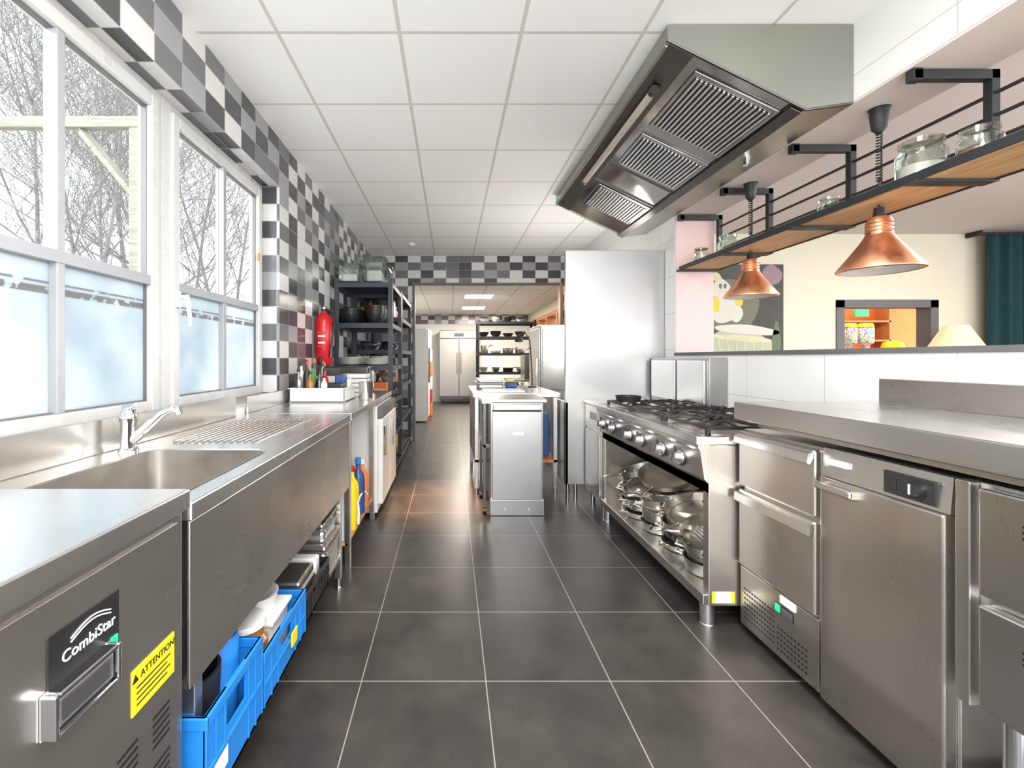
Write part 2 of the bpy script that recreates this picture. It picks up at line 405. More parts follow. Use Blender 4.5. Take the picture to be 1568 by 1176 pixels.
# windows -----------------------------------------------------------
def window(name, y0, y1, handle):
    b = B(name); P = M['pvc']; z0, z1 = 1.0, 2.55
    xo, xi = -1.45, -1.375
    f = 0.05
    for (a, c, d, e) in ((y0, y0 + f, z0, z1), (y1 - f, y1, z0, z1), (y0 + f, y1 - f, z0, z0 + f), (y0 + f, y1 - f, z1 - f, z1)):
        b.box(xo, xi, a, c, d, e, P, 0.004)
    s0, s1, t0, t1 = y0 + f, y1 - f, z0 + f, z1 - f
    w = 0.055
    for (a, c, d, e) in ((s0, s0 + w, t0, t1), (s1 - w, s1, t0, t1), (s0 + w, s1 - w, t0, t0 + w), (s0 + w, s1 - w, t1 - w, t1)):
        b.box(-1.42, -1.352, a, c, d, e, P, 0.006)
    for (a, c, d, e) in ((s0 + w, s0 + w + .005, t0 + w, t1 - w), (s1 - w - .005, s1 - w, t0 + w, t1 - w), (s0 + w, s1 - w, t1 - w - .005, t1 - w), (s0 + w, s1 - w, t0 + w, t0 + w + .005)):
        b.box(-1.40, -1.376, a, c, d, e, M['grey'])
    ym = (y0 + y1) / 2
    b.box(-1.41, -1.36, ym - 0.017, ym + 0.017, t0 + w, t1 - w, M['pvcgrey'], 0.003)
    b.box(-1.412, -1.356, s0 + w, s1 - w, 1.63, 1.675, M['pvcgrey'], 0.003)
    for a, c in ((s0 + w, ym - 0.017), (ym + 0.017, s1 - w)):
        b.box(-1.395, -1.389, a, c, 1.675, t1 - w, M['glass'])
        b.box(-1.395, -1.389, a, c, t0 + w, 1.63, M['frost'])
    if handle is not None:
        h = handle
        b.box(-1.352, -1.338, h - 0.014, h + 0.014, 1.55, 1.63, M['whitepl'], 0.004)
        b.cyl((-1.34, h, 1.60), (-1.30, h, 1.60), 0.010, M['whitepl'])
        b.tube([(-1.304, h, 1.61), (-1.298, h, 1.57), (-1.296, h + .012, 1.50), (-1.30, h + .02, 1.46)], .010, M['whitepl'], 8, [.012, .011, .010, .008])
    return b.done()
window('window_1', 2.18, 3.335, 2.26)
window('window_2', 1.02, 2.175, None)
window('window_3', -0.135, 1.015, None)
b = B('trim_window_handle_clip'); b.box(-1.352, -1.335, 3.18, 3.20, 1.98, 2.03, M['orange'], 0.003); b.done()

# ------------------------------------------------------------------ outside
b = B('ground_outside'); b.box(-45, -1.6, -25, 60, -0.4, -0.3, M['grass']); b.done()
def tree(name, x, y, h, seed, r0=0.13):
    rnd = random.Random(seed)
    cu = bpy.data.curves.new(name, 'CURVE'); cu.dimensions = '3D'; cu.bevel_depth = 1.0; cu.bevel_resolution = 1
    def branch(p, d, ln, r, lvl):
        n = 6; pts = [p.copy()]; q = p.copy(); dd = d.copy()
        for i in range(n):
            dd = (dd + Vector((rnd.uniform(-1, 1), rnd.uniform(-1, 1), rnd.uniform(-.3, .7))) * (0.10 + 0.06 * lvl)).normalized()
            q = q + dd * ln / n; pts.append(q.copy())
        sp = cu.splines.new('POLY'); sp.points.add(n)
        for i, pt in enumerate(pts):
            sp.points[i].co = (*pt, 1); sp.points[i].radius = max(0.004, r * (1 - 0.7 * i / n))
        if lvl >= 4: return
        k = [10, 7, 5, 4][lvl]
        for j in range(k):
            i = rnd.randint(2 if lvl == 0 else 1, n)
            base = pts[i]
            nd = (dd * 0.5 + Vector((rnd.uniform(-1, 1), rnd.uniform(-1, 1), rnd.uniform(-.1, .9)))).normalized()
            branch(base, nd, ln * rnd.uniform(.42, .65), r * (1 - 0.7 * i / n) * 0.5 + 0.001, lvl + 1)
    branch(Vector((x, y, -0.35)), Vector((0, 0, 1)), h, r0, 0)
    cu.materials.append(M['bark'])
    ob = bpy.data.objects.new(name, cu); sc.collection.objects.link(ob)
for i, (x, y, h, r) in enumerate([(-6.8, 8.2, 7.0, .055), (-8.4, 10.4, 8.0, .07), (-7.8, 13.4, 8.0, .07), (-10.4, 15.0, 9, .10), (-8.8, 18, 9, .09), (-12, 13.0, 10, .11), (-6.8, 10.9, 6.0, .045), (-13, 18.5, 11, .13), (-10.5, 21.5, 10, .11), (-9.2, 12.2, 8, .07), (-11.5, 17, 9, .09)]):
    tree('bare_tree', x, y, h, 20 + i, r)
b = B('pergola')
P = M['pergola']
b.box(-6.5, -2.70, 4.0, 4.07, 3.32, 3.42, P, 0.01); b.box(-2.82, -2.73, 4.0, 4.10, -0.3, 3.32, P, 0.01)
b.tube([(-2.80, 4.05, 2.75), (-3.30, 4.05, 3.35)], 0.04, P, 4); b.box(-6.4, -6.28, 4.0, 4.12, -0.3, 3.32, P, 0.01)
b.done()
b = B('garden_fence')
b.box(-9.5, -4.6, 7.2, 7.26, 2.62, 2.70, P); b.box(-9.5, -4.6, 7.2, 7.26, 1.9, 1.98, P)
for x in (-9.4, -7.8, -6.2, -4.7): b.box(x, x + .1, 7.18, 7.28, -0.3, 2.8, P)
b.done()

# ------------------------------------------------------------------ LEFT : dishwasher
S, SV, SW = M['steel'], M['steelv'], M['steelw']
b = B('undercounter_dishwasher')
b.box(-1.22, -0.612, 0.30, 1.045, 0.12, 0.952, SV, 0.004)
b.box(-1.24, -0.597, 0.28, 1.05, 0.955, 1.0, M['steelworn_top'], 0.004)
b.box(-0.613, -0.606, 0.32, 1.015, 0.15, 0.935, SV, 0.002)
xf = -0.606
b.box(xf, xf + .003, 0.685, 0.832, 0.765, 0.880, M['blackpl'], 0.001)
b.text('CombiStar', 0.026, TX(xf + .0035, 0.765, 0.832), M['paper'])
for k in range(2):
    b.tube([(xf + .004, 0.725 + .085 * t, 0.849 + k * .006 + 0.012 * math.sin(math.pi * t)) for t in [i / 8 for i in range(9)]], 0.0012, M['paper'], 5)
b.box(xf + .001, xf + .004, 0.672, 0.808, 0.733, 0.800, M['whitepl'], 0.001)
for (a, c, d, e) in ((.672, .680, .733, .800), (.800, .808, .733, .800), (.680, .800, .733, .741), (.680, .800, .792, .800)): b.box(xf, xf + .026, a, c, d, e, M['chrome'], .003)
b.box(xf + .004, xf + .020, 0.684, 0.796, 0.745, 0.788, M['steelsm'], 0.003)
b.box(xf + .020, xf + .022, 0.690, 0.785, 0.752, 0.782, M['display'], 0.001)
b.box(xf, xf + .006, 0.810, 0.826, 0.785, 0.803, M['greenled'], 0.001)
b.box(xf, xf + .0015, 0.868, 1.0, 0.615, 0.702, M['yellow'])
b.text('\u25B2 ATTENTION!', 0.019, TX(xf + .002, 0.935, 0.683), M['blackpl'])
for k in range(4): b.box(xf + .0015, xf + .002, 0.88, 0.985 - .01 * (k % 2), 0.662 - k * .011, 0.665 - k * .011, M['blackpl'])
for gy, gz in ((0.93, 0.50), (0.83, 0.50), (0.93, 0.40), (0.83, 0.40), (0.73, 0.50), (0.73, 0.4)):
    for k in range(5):
        b.box(xf - .001, xf + .0012, gy, gy + .055, gz + k * .015, gz + .006 + k * .015, M['blackpl'], 0)
for x in (-1.15, -0.68):
    for y in (0.36, 0.98): b.cyl((x, y, 0), (x, y, 0.125), 0.02, M['darksteel'])
b.done()

# sink -------------------------------------------------------------
b = B('stainless_sink_unit')
T = M['steelworn_top']; z = 0.965; zt = 0.945
X0, X1, Y0, Y1 = -1.24, -0.60, 1.06, 2.74
bx0, bx1, by0, by1 = -1.08, -0.665, 1.11, 1.66
b.box(bx1, X1, Y0, Y1, z - .045, z, T, 0.004)
b.box(X0, bx0, Y0, by1, zt, z, T); b.box(bx0, bx1, Y0, by0, zt, z, T)
b.box(X0, bx1, by1, Y1, zt, z, T)
def rr(x0, x1, y0, y1, r, n=5):
    out = []
    for cx, cy, a in ((x1 - r, y1 - r, 0), (x0 + r, y1 - r, 90), (x0 + r, y0 + r, 180), (x1 - r, y0 + r, 270)):
        for k in range(n + 1):
            t = R(a + 90 * k / n); out.append((cx + r * math.cos(t), cy + r * math.sin(t)))
    return out
def basin(b, x0, x1, y0, y1, ztop, zb, m, r=0.05):
    rings = []
    for (ins, zz) in ((-0.006, ztop + .002), (-.004, ztop + .004), (0, ztop), (0.005, zb + .04), (0.018, zb + .01), (0.04, zb)):
        q = rr(x0 + ins, x1 - ins, y0 + ins, y1 - ins, max(r - ins * .5, .01))
        rings.append([b.bm.verts.new((p[0], p[1], zz)) for p in q])
    fs = []
    for p, q in zip(rings, rings[1:]):
        n = len(p)
        for k in range(n): fs.append(b.bm.faces.new((p[k], p[(k + 1) % n], q[(k + 1) % n], q[k])))
    fs.append(b.bm.faces.new(rings[-1])); b._fin(fs, m, True)
basin(b, bx0, bx1, by0, by1, z, 0.62, M['steelpan'])
for cx, cy, sx, sy in ((bx0, by0, 1, 1), (bx1, by0, -1, 1), (bx0, by1, 1, -1), (bx1, by1, -1, -1)):
    pts = [(cx, cy)] + [(cx + sx * .05 * (1 - math.cos(R(t))), cy + sy * .05 * (1 - math.sin(R(t)))) for t in (90, 72, 54, 36, 18, 0)][::-1]
    b.prism(pts, 'z', zt, z, T)
b.cyl((-.87, 1.4, .621), (-.87, 1.4, .626), 0.04, M['chrome'])
b.box(X1 - .012, X1 - .004, Y0, Y1, 0.53, z - .045, S, 0.002)
b.box(X1 - .03, X1 - .008, Y0, Y1, 0.53, 0.545, SW)
b.box(X0, X0 + .02, Y0, 2.60, z, 1.085, S, 0.003); b.box(X0, X1 - .004, Y1 - .012, Y1, .53, z - .02, SW)
for k in range(13):
    x = -1.10 + k * 0.028
    b.tube([(x, 1.80, z - .001), (x, 1.83, z + .003), (x, 2.46, z + .003), (x, 2.49, z - .001)], 0.006, S, 8)
for x in (-1.19, -0.65):
    for y in (1.10, 2.56):
        b.box(x, x + .035, y, y + .035, 0.06, 0.93, S, 0.003); b.cyl((x + .018, y + .018, 0), (x + .018, y + .018, 0.07), 0.014, M['chrome'])
        b.cyl((x + .018, y + .018, 0), (x + .018, y + .018, 0.012), 0.022, M['chrome'])
b.box(-1.20, -0.62, 1.10, 2.60, 0.17, 0.195, S, 0.003)
b.done()

b = B('lever_faucet')
C = M['chrome']; fx, fy = -1.155, 1.64
b.lathe((fx, fy, z + .0005), [(0, 0), (.032, 0), (.032, .008), (.026, .014), (.024, .10), (.028, .108), (.028, .135), (.020, .150), (0, .152)], C)
b.tube([(fx, fy, z + .03), (fx + .05, fy + .0, z + .07), (fx + .12, fy, z + .135), (fx + .155, fy, z + .155), (fx + .175, fy, z + .15), (fx + .182, fy, z + .132)], .014, C, 14, [.019, .018, .0155, .014, .014, .014])
b.tube([(fx, fy, z + .145), (fx - .005, fy - .01, z + .158), (fx + .045, fy - .03, z + .17)], .008, C, 10, [.014, .012, .007])
b.done()

def crate(name, x0, x1, y0, y1, z0, h, m, content=None):
    b = B(name); t = .008
    b.box(x0, x1, y0, y1, z0, z0 + .01, m)
    b.box(x0 - .006, x1 + .006, y0 - .004, y0 + t, z0 + h - .03, z0 + h, m, .003); b.box(x0 - .006, x1 + .006, y1 - t, y1 + .004, z0 + h - .03, z0 + h, m, .003)
    b.box(x0 - .006, x0 + t, y0, y1, z0 + h - .03, z0 + h, m, .003); b.box(x1 - t, x1 + .006, y0, y1, z0 + h - .03, z0 + h, m, .003)
    b.box(x0, x1, y0, y0 + .005, z0, z0 + h, m); b.box(x0, x1, y1 - .005, y1, z0, z0 + h, m); b.box(x0, x0 + .005, y0, y1, z0, z0 + h, m)
    ym = (y0 + y1) / 2; hw = .055; hz0, hz1 = z0 + h * .55, z0 + h - .04
    b.box(x1 - .005, x1, y0, ym - hw, z0, z0 + h, m); b.box(x1 - .005, x1, ym + hw, y1, z0, z0 + h, m)
    b.box(x1 - .005, x1, ym - hw, ym + hw, z0, hz0, m)
    n = 7
    for k in range(n + 1):
        y = y0 + (y1 - y0) * k / n
        if abs(y - ym) < hw: continue
        b.box(x1, x1 + .005, y - .004, y + .004, z0 + .01, z0 + h - .03, m, .001)
    b.box(x1, x1 + .006, y0, y1, z0 + h * .42, z0 + h * .46, m)
    if content: content(b)
    return b.done()

def panpts(b, c, r, h, m, hdir=None, hl=.2, hm=None, wall=.003, tilt=None):
    prof = [(0, 0), (r * .86, 0), (r * .93, h * .1), (r, h), (r + .005, h + .002), (r - wall, h), (r * .92 - wall, h * .12), (0, .004)]
    b.lathe(c, prof, m, 28, tilt)
    if hdir is not None:
        d = Vector((math.cos(hdir), math.sin(hdir), 0))
        if tilt is not None: d = tilt @ d
        c = Vector(c); up = (tilt @ Vector((0, 0, 1))) if tilt is not None else Vector((0, 0, 1))
        b.tube([c + d * r * .97 + up * h * .7, c + d * (r + .05) + up * (h * .9), c + d * (r + hl * .6) + up * (h + .01), c + d * (r + hl) + up * (h + .012)], .008, hm or m, 8, [.006, .007, .010, .008])

def c1(b):
    panpts(b, (-.80, 1.24, .21), .11, .12, M['blackpl'], None)
    b.lathe((-.70, 1.20, .24), [(0, 0), (.07, 0), (.085, .16), (.088, .24), (.08, .24), (.075, .16), (0, .01)], M['blackpl'])
    b.lathe((-.84, 1.31, .22), [(0, 0), (.05, 0), (.055, .26), (.05, .27), (0, .27)], M['bluebox'])
    b.lathe((-.68, 1.34, .22), [(0, 0), (.05, 0), (.055, .26), (.05, .27), (0, .27)], M['blue'])
    b.box(-.584, -.579, 1.13, 1.19, .25, .30, M['paper'])
crate('blue_crate', -1.0, -.585, 1.09, 1.41, .1955, .245, M['blue'], c1)
def c2(b):
    b.lathe((-.68, 1.50, .206), [(0, 0), (.065, 0), (.075, .03), (.075, .17), (.062, .185), (.062, .22), (0, .22)], M['brownglass'])
    b.lathe((-.68, 1.50, .425), [(0, 0), (.07, 0), (.07, .02), (0, .02)], M['whitepl'])
    b.box(-.80, -.63, 1.60, 1.78, .21, .36, M['whitepl'], .015); b.box(-.81, -.62, 1.59, 1.79, .36, .375, M['porcelain'], .004)
    b.lathe((-.72, 1.68, .375), [(0, 0), (.07, 0), (.08, .06), (.083, .065), (.075, .065), (0, .01)], M['whitepl'])
    b.box(-.579, -.572, 1.655, 1.71, .25, .30, M['yellow'], .002)
    b.box(-.79, -.76, 1.5, 1.53, .21, .46, M['red'], .01)
crate('blue_crate', -1.0, -.585, 1.43, 1.83, .1955, .18, M['blue'], c2)
def c3(b):
    b.box(-.86, -.62, 1.90, 2.12, .24, .32, M['steelw'], .02); b.box(-.85, -.63, 1.91, 2.11, .32, .36, M['steelw'], .012)
    b.box(-.9, -.63, 2.14, 2.20, .22, .36, M['whitepl'], .01)
    for k in range(4): b.tube([(-.9 + .06 * k, 2.15, .3), (-.88 + .06 * k, 2.0, .35)], .01, M['darksteel'], 6)
crate('black_crate', -1.0, -.60, 1.86, 2.24, .1955, .13, M['blackpl'], c3)
def gnpan(b, x0, x1, y0, y1, z0, h, m):
    b.box(x0 + .012, x1 - .012, y0 + .012, y1 - .012, z0, z0 + h - .01, m, .018)
    b.box(x0, x1, y0, y1, z0 + h - .01, z0 + h, m, .003)
b = B('gastronorm_pan_stack')
gnpan(b, -.97, -.61, 2.26, 2.54, .196, .14, T); gnpan(b, -.97, -.61, 2.26, 2.54, .337, .035, SW); gnpan(b, -.96, -.62, 2.27, 2.53, .372, .07, T)
gnpan(b, -.95, -.63, 2.28, 2.52, .443, .03, M['steelworn_top'])
b.cyl((-.8, 2.37, .473), (-.8, 2.43, .49), .008, M['blackpl']); b.done()

# second worktop ---------------------------------------------------------
b = B('stainless_worktop')
b.box(-1.24, -.60, 2.765, 4.66, z - .045, z, T, .004); b.box(-1.24, -1.225, 2.765, 4.66, z, z + .10, S, .003)
for y in (2.80, 3.66):
    for x in (-1.2, -.65): b.box(x, x + .035, y, y + .035, 0, z - .045, S, .003)
b.box(-1.20, -.63, 2.80, 3.70, .145, .165, M['woodo'], .003)
b.box(-1.20, -1.19, 2.80, 4.62, .165, .9, W)
b.done()
for i, (y0, y1) in enumerate(((3.74, 4.19), (4.20, 4.65))):
    b = B('undercounter_freezer')
    b.box(-1.18, -.60, y0, y1, .03, .905, M['whitepl'], .006); b.box(-.60, -.555, y0 + .004, y1 - .004, .10, .80, M['whitepl'], .01)
    b.box(-.60, -.56, y0 + .004, y1 - .004, .81, .90, M['grey'], .004); b.box(-.555, -.53, y0 + .02, y0 + .04, .5, .75, M['chrome'], .006)
    for x in (-1.12, -.65):
        for y in (y0 + .05, y1 - .05): b.cyl((x, y, 0), (x, y, .04), .02, M['blackpl'])
    b.done()
def bottle(b, x, y, z0, r, h, m, cap=None, neck=.35):
    b.lathe((x, y, z0), [(0, 0), (r, 0), (r, h * .6), (r * .85, h * .7), (r * neck, h * .8), (r * neck, h * .93), (0, h * .93)], m, 16)
    b.lathe((x, y, z0 + h * .9), [(0, 0), (r * neck * 1.25, 0), (r * neck * 1.2, h * .1), (0, h * .1)], cap or M['blackpl'], 12)
b = B('cleaning_bottles')
bottle(b, -.68, 2.88, .166, .055, .40, M['whitepl'], M['red']); bottle(b, -.82, 2.95, .166, .055, .30, M['whitepl'], M['blue'])
bottle(b, -.68, 3.04, .166, .055, .42, M['yellow'], M['green']); bottle(b, -.69, 3.19, .166, .05, .38, M['yellow'], M['red'])
bottle(b, -.80, 3.32, .166, .06, .42, M['blackpl'], M['blue']); bottle(b, -.68, 3.36, .166, .05, .40, M['bluebox'], M['blue'])
bottle(b, -.68, 3.50, .166, .05, .36, M['orange'], M['whitepl'])
b.tube([(-.64 + .03 * math.cos(t), 3.02 + .07 * t, .2 + .12 * abs(math.sin(t))) for t in [i * .5 for i in range(12)]], .008, M['whitepl'], 6)
b.done()
b = B('plastic_jerrycan'); b.box(-1.12, -.88, 2.95, 3.2, .166, .5, M['yellow'], .03); b.cyl((-.93, 3.0, .5), (-.93, 3.0, .53), .025, M['red']); b.tube([(-1.07, 3.07, .495), (-1.05, 3.07, .53), (-.99, 3.07, .53), (-.97, 3.07, .495)], .01, M['yellow'], 8); b.done()

# items on worktop
zi = z + .001
b = B('white_condiment_tray')
t0 = zi
for (x0, x1, y0, y1, h) in ((-1.20, -.79, 3.40, 3.78, .11),):
    b.box(x0, x1, y0, y1, t0, t0 + .01, M['whitepl']); 
    b.box(x0, x1, y0, y0 + .008, t0, t0 + h, M['whitepl'], .002); b.box(x0, x1, y1 - .008, y1, t0, t0 + h, M['whitepl'], .002)
    b.box(x0, x0 + .008, y0, y1, t0, t0 + h, M['whitepl'], .002); b.box(x1 - .008, x1, y0, y1, t0, t0 + h, M['whitepl'], .002)
    b.box(x0 - .01, x1 + .01, y0 - .01, y0 + .008, t0 + h - .008, t0 + h, M['whitepl'], .003); b.box(x1 - .008, x1 + .01, y0, y1, t0 + h - .008, t0 + h, M['whitepl'], .003)
for x, y, r, h, m in ((-1.15, 3.46, .03, .24, 'jar'), (-1.10, 3.50, .028, .30, 'blackpl'), (-1.06, 3.45, .03, .22, 'brownglass'), (-1.16, 3.55, .03, .29, 'porcelain'), (-1.01, 3.52, .03, .22, 'darksteel'), (-.96, 3.47, .026, .19, 'paper'), (-1.09, 3.62, .03, .27, 'green'), (-1.0, 3.63, .03, .24, 'red'), (-1.16, 3.68, .032, .31, 'brownglass'), (-1.04, 3.70, .03, .28, 'jar')):
    bottle(b, x, y, t0 + .01, r, h, M[m], M['blackpl'] if m != 'blackpl' else M['red'])
b.box(-.93, -.82, 3.45, 3.60, t0 + .01, t0 + .14, M['blackpl'], .01)
b.box(-.92, -.84, 3.62, 3.72, t0 + .01, t0 + .2, M['bluebox'], .01); b.box(-.83, -.80, 3.64, 3.72, t0 + .01, t0 + .17, M['porcelain'], .01)
b.done()
b = B('utensil_pot')
b.lathe((-1.12, 3.84 + .03, zi), [(0, 0), (.045, 0), (.05, .13), (.045, .13), (.04, .01), (0, .01)], M['steelv'], 20)
for k, mm in enumerate(('woodo', 'blackpl', 'chrome', 'woodo', 'blackpl')):
    a = k * 1.3; p = Vector((-1.12, 3.87, zi + .01)); q = p + Vector((.07 * math.cos(a) * .6, .05 * math.sin(a) * .4, .25 + .01 * k))
    b.tube([p, q], .006, M[mm], 6); b.lathe(q, [(0, -.01), (.018, .0), (.02, .03), (0, .05)], M[mm], 10)
b.done()
b = B('steel_canister'); b.lathe((-.68, 3.66, zi), [(0, 0), (.05, 0), (.055, .01), (.055, .14), (.058, .145), (.05, .145), (.05, .02), (0, .02)], M['steelv']); b.done()
b = B('stacked_takeaway_boxes')
for k in range(5): b.box(-.95 + .003 * k, -.72, 3.9, 4.1, zi + k * .04, zi + .035 + k * .04, (M['whitepl'], M['porcelain'])[k % 2], .006)
for k in range(3): b.box(-1.18, -1.0, 3.95, 4.10, zi + k * .06, zi + .055 + k * .06, (M['blackpl'], M['woodo'], M['porcelain'])[k], .006)
b.done()
b = B('microwave_oven'); b.box(-1.19, -.78, 4.31, 4.62, zi, zi + .25, M['darksteel'], .008); b.box(-.78, -.77, 4.33, 4.52, zi + .02, zi + .23, M['display'], .003); b.box(-.775, -.76, 4.53, 4.545, zi + .04, zi + .21, M['chrome'], .003); b.done()

# fire extinguisher
b = B('fire_extinguisher')
fx, fy, fz = -1.165, 4.20, 1.24
b.lathe((fx, fy, fz), [(0, 0), (.065, 0), (.075, .015), (.075, .40), (.06, .445), (.03, .465), (.022, .49), (0, .49)], M['red'])
b.box(fx - .02, fx + .02, fy - .02, fy + .05, fz + .49, fz + .51, M['blackpl'], .004); b.box(fx - .012, fx + .012, fy - .06, fy + .08, fz + .525, fz + .54, M['blackpl'], .004)
b.cyl((fx, fy, fz + .48), (fx, fy, fz + .53), .018, M['chrome'])
b.tube([(fx + .02, fy + .01, fz + .5), (fx + .09, fy - .02, fz + .47), (fx + .10, fy - .03, fz + .35), (fx + .08, fy - .04, fz + .15), (fx + .07, fy - .04, fz + .06)], .010, M['blackpl'], 8, [.009, .009, .009, .012, .018])
for k in range(5): b.box(fx - .03, fx + .03, fy - .0765, fy - .06, fz + .16 + k * .03, fz + .175 + k * .03, M['paper'] if k % 2 else M['redtxt'], .001)
b.box(-1.25, fx - .06, fy - .02, fy + .02, fz + .1, fz + .45, M['blackpl'])
b.done()

# ------------------------------------------------------------------ shelving units
def shelf_unit(name, x0, x1, y0, y1, levels, top, m, fill, seed):
    rnd = random.Random(seed); b = B(name)
    for x in (x0, x1):
        for y in (y0, y1):
            sx = 1 if x == x0 else -1; sy = 1 if y == y0 else -1
            b.box(x, x + sx * .045, y, y + sy * .003, 0, top, m); b.box(x, x + sx * .003, y, y + sy * .045, 0, top, m)
    for l in levels:
        b.box(x0 + .004, x1 - .004, y0 + .004, y1 - .004, l - .006, l, m)
        b.box(x0, x1, y0 - .002, y0 + .012, l - .05, l, m); b.box(x0, x1, y1 - .012, y1 + .002, l - .05, l, m)
        b.box(x0 - .002, x0 + .012, y0, y1, l - .05, l, m); b.box(x1 - .012, x1 + .002, y0, y1, l - .05, l, m)
    for l, kind in zip(levels, fill):
        y = y0 + .14
        while y < y1 - .12:
            x = x0 + .14
            while x < x1 - .1:
                k = kind if kind != 'mix' else rnd.choice(['plates', 'pot', 'box', 'bowl', 'jars'])
                if k == 'plates':
                    n = rnd.randint(4, 9); r = rnd.uniform(.09, .12)
                    for j in range(n): b.lathe((x, y, l + j * .011), [(0, 0), (r * .6, 0), (r, .018), (r, .021), (r * .6, .006), (0, .006)], M['porcelain'], 20)
                elif k == 'pot':
                    panpts(b, (x, y, l), rnd.uniform(.09, .12), rnd.uniform(.09, .17), rnd.choice([M['steelw'], M['blackpl'], M['darksteel']]), rnd.uniform(-1, .5), .12, M['blackpl'])
                elif k == 'dark':
                    h = rnd.uniform(.06, .13)
                    for j in range(rnd.randint(1, 3)): b.lathe((x, y, l + j * .03), [(0, 0), (.06, 0), (.11, h * .7), (.115, h), (.108, h), (.05, .01), (0, .01)], M['blackpl'], 20)
                elif k == 'box':
                    h = rnd.uniform(.1, .25); mm = rnd.choice([M['whitepl'], M['blackpl'], M['bluebox'], M['woodo'], M['yellow'], M['orange'], M['jar']])
                    b.box(x - .1, x + .09, y - .1, y + .09, l, l + h, mm, .012); b.box(x - .105, x + .095, y - .105, y + .095, l + h - .03, l + h - .012, mm, .004)
                elif k == 'bowl':
                    for j in range(3): b.lathe((x, y, l + j * .022), [(0, 0), (.04, 0), (.09, .06), (.093, .062), (.08, .055), (0, .008)], rnd.choice([M['porcelain'], M['steelworn_top'], M['slate']]), 20)
                elif k == 'jars':
                    for jx in (-.05, .05):
                        for jy in (-.05, .05): bottle(b, x + jx, y + jy, l, .035, rnd.uniform(.14, .24), rnd.choice([M['jar'], M['green'], M['porcelain'], M['red'], M['yellow'], M['brownglass']]), None, .7)
                elif k == 'gn':
                    gnpan(b, x - .11, x + .1, y - .12, y + .11, l, rnd.uniform(.06, .15), M['steelw'])
                elif k == 'tub':
                    h = rnd.uniform(.18, .30); b.box(x - .11, x + .11, y - .12, y + .12, l, l + h, M['jar'], .02); b.box(x - .125, x + .125, y - .135, y + .135, l + h - .015, l + h, M['jar'], .004)
                    b.box(x - .08, x + .08, y - .09, y + .09, l + .02, l + h * .5, M['porcelain'], .02)
                x += .26
            y += .28
    return b.done()
shelf_unit('black_shelving_unit', -1.20, -.60, 4.72, 5.58, [.12, .50, .86, 1.22, 1.66, 2.08], 2.12, M['slate'], ['box', 'gn', 'mix', 'plates', 'dark', 'tub'], 3)
shelf_unit('black_shelving_unit', -1.20, -.60, 5.66, 6.95, [.12, .55, .98, 1.40, 1.80, 2.10], 2.12, M['slate'], ['box', 'mix', 'mix', 'bowl', 'mix', 'gn'], 5)
shelf_unit('black_shelving_unit', .56, 1.80, 9.6, 10.1, [.15, .6, 1.0, 1.40, 1.75, 2.06], 2.1, M['black'], ['box', 'mix', 'mix', 'mix', 'dark', 'bowl'], 9)

# ------------------------------------------------------------------ island
SF = M['steelfront']
b = B('stainless_prep_table')
b.box(.21, 1.04, 4.33, 5.5, .925, .965, T, .004)
for x in (.23, .98):
    for y in (4.36, 5.42):
        b.box(x, x + .04, y, y + .04, .05, .925, S, .003); b.cyl((x + .02, y + .02, 0), (x + .02, y + .02, .06), .016, M['chrome'])
b.box(.23, 1.02, 4.36, 5.46, .30, .33, M['woodo'], .003)
b.box(.23, .235, 4.4, 5.42, .33, .92, M['darksteel'])
b.box(.80, .97, 4.5, 4.9, .33, .75, M['bluebox'], .01); b.box(.4, .7, 4.5, 5.0, .33, .6, M['blackpl'], .01)
b.done()
b = B('stainless_cabinet_trolley')
x0, x1, y0 = .33, .765, 3.78
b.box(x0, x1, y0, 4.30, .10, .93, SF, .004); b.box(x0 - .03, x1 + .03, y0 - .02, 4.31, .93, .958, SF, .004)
b.box(x0 + .012, x1 - .012, y0 - .018, y0, .135, .855, SF, .004)
b.box(x0 - .006, x1 + .006, y0 - .022, y0 + .05, .002, .132, SF, .003)
b.box(x0 + .012, x1 - .012, y0 - .003, y0, .855, .868, M['blackpl'])
for xx in (x0 + .12, x1 - .12): b.cyl((xx, y0 - .026, .055), (xx, y0 - .022, .055), .008, M['chrome'])
b.box(x0 + .02, x1 - .02, y0 - .022, y0 - .012, .868, .915, SF, .004)
b.box(.51, .605, y0 - .020, y0 - .0175, .665, .69, M['paper'])
b.box(x0 - .06, x0 - .035, y0 + .02, y0 + .045, .03, .93, M['darksteel'], .003); b.box(x0 - .06, x0 - .035, 4.24, 4.265, .03, .93, M['darksteel'], .003)
b.box(x0 - .06, x0, y0 + .02, 4.265, .55, .58, M['darksteel'], .003); b.box(x0 - .07, x0 + .01, y0 - .01, 4.30, .925, .955, T)
for y in (y0 + .033, 4.25): b.cyl((x0 - .062, y, .03), (x0 - .033, y, .03), .03, M['blackpl'])
b.done()
b = B('cutting_board'); b.box(.32, .72, 4.42, 4.72, .966, .985, M['whitepl'], .005); b.done()
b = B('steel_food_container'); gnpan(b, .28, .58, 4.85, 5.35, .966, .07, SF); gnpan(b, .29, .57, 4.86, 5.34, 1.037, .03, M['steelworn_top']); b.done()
b = B('sponge_box'); b.box(.62, .74, 5.1, 5.3, .966, 1.03, M['bluebox'], .01); b.box(.64, .72, 5.12, 5.28, 1.03, 1.05, M['yellow'], .01); b.done()
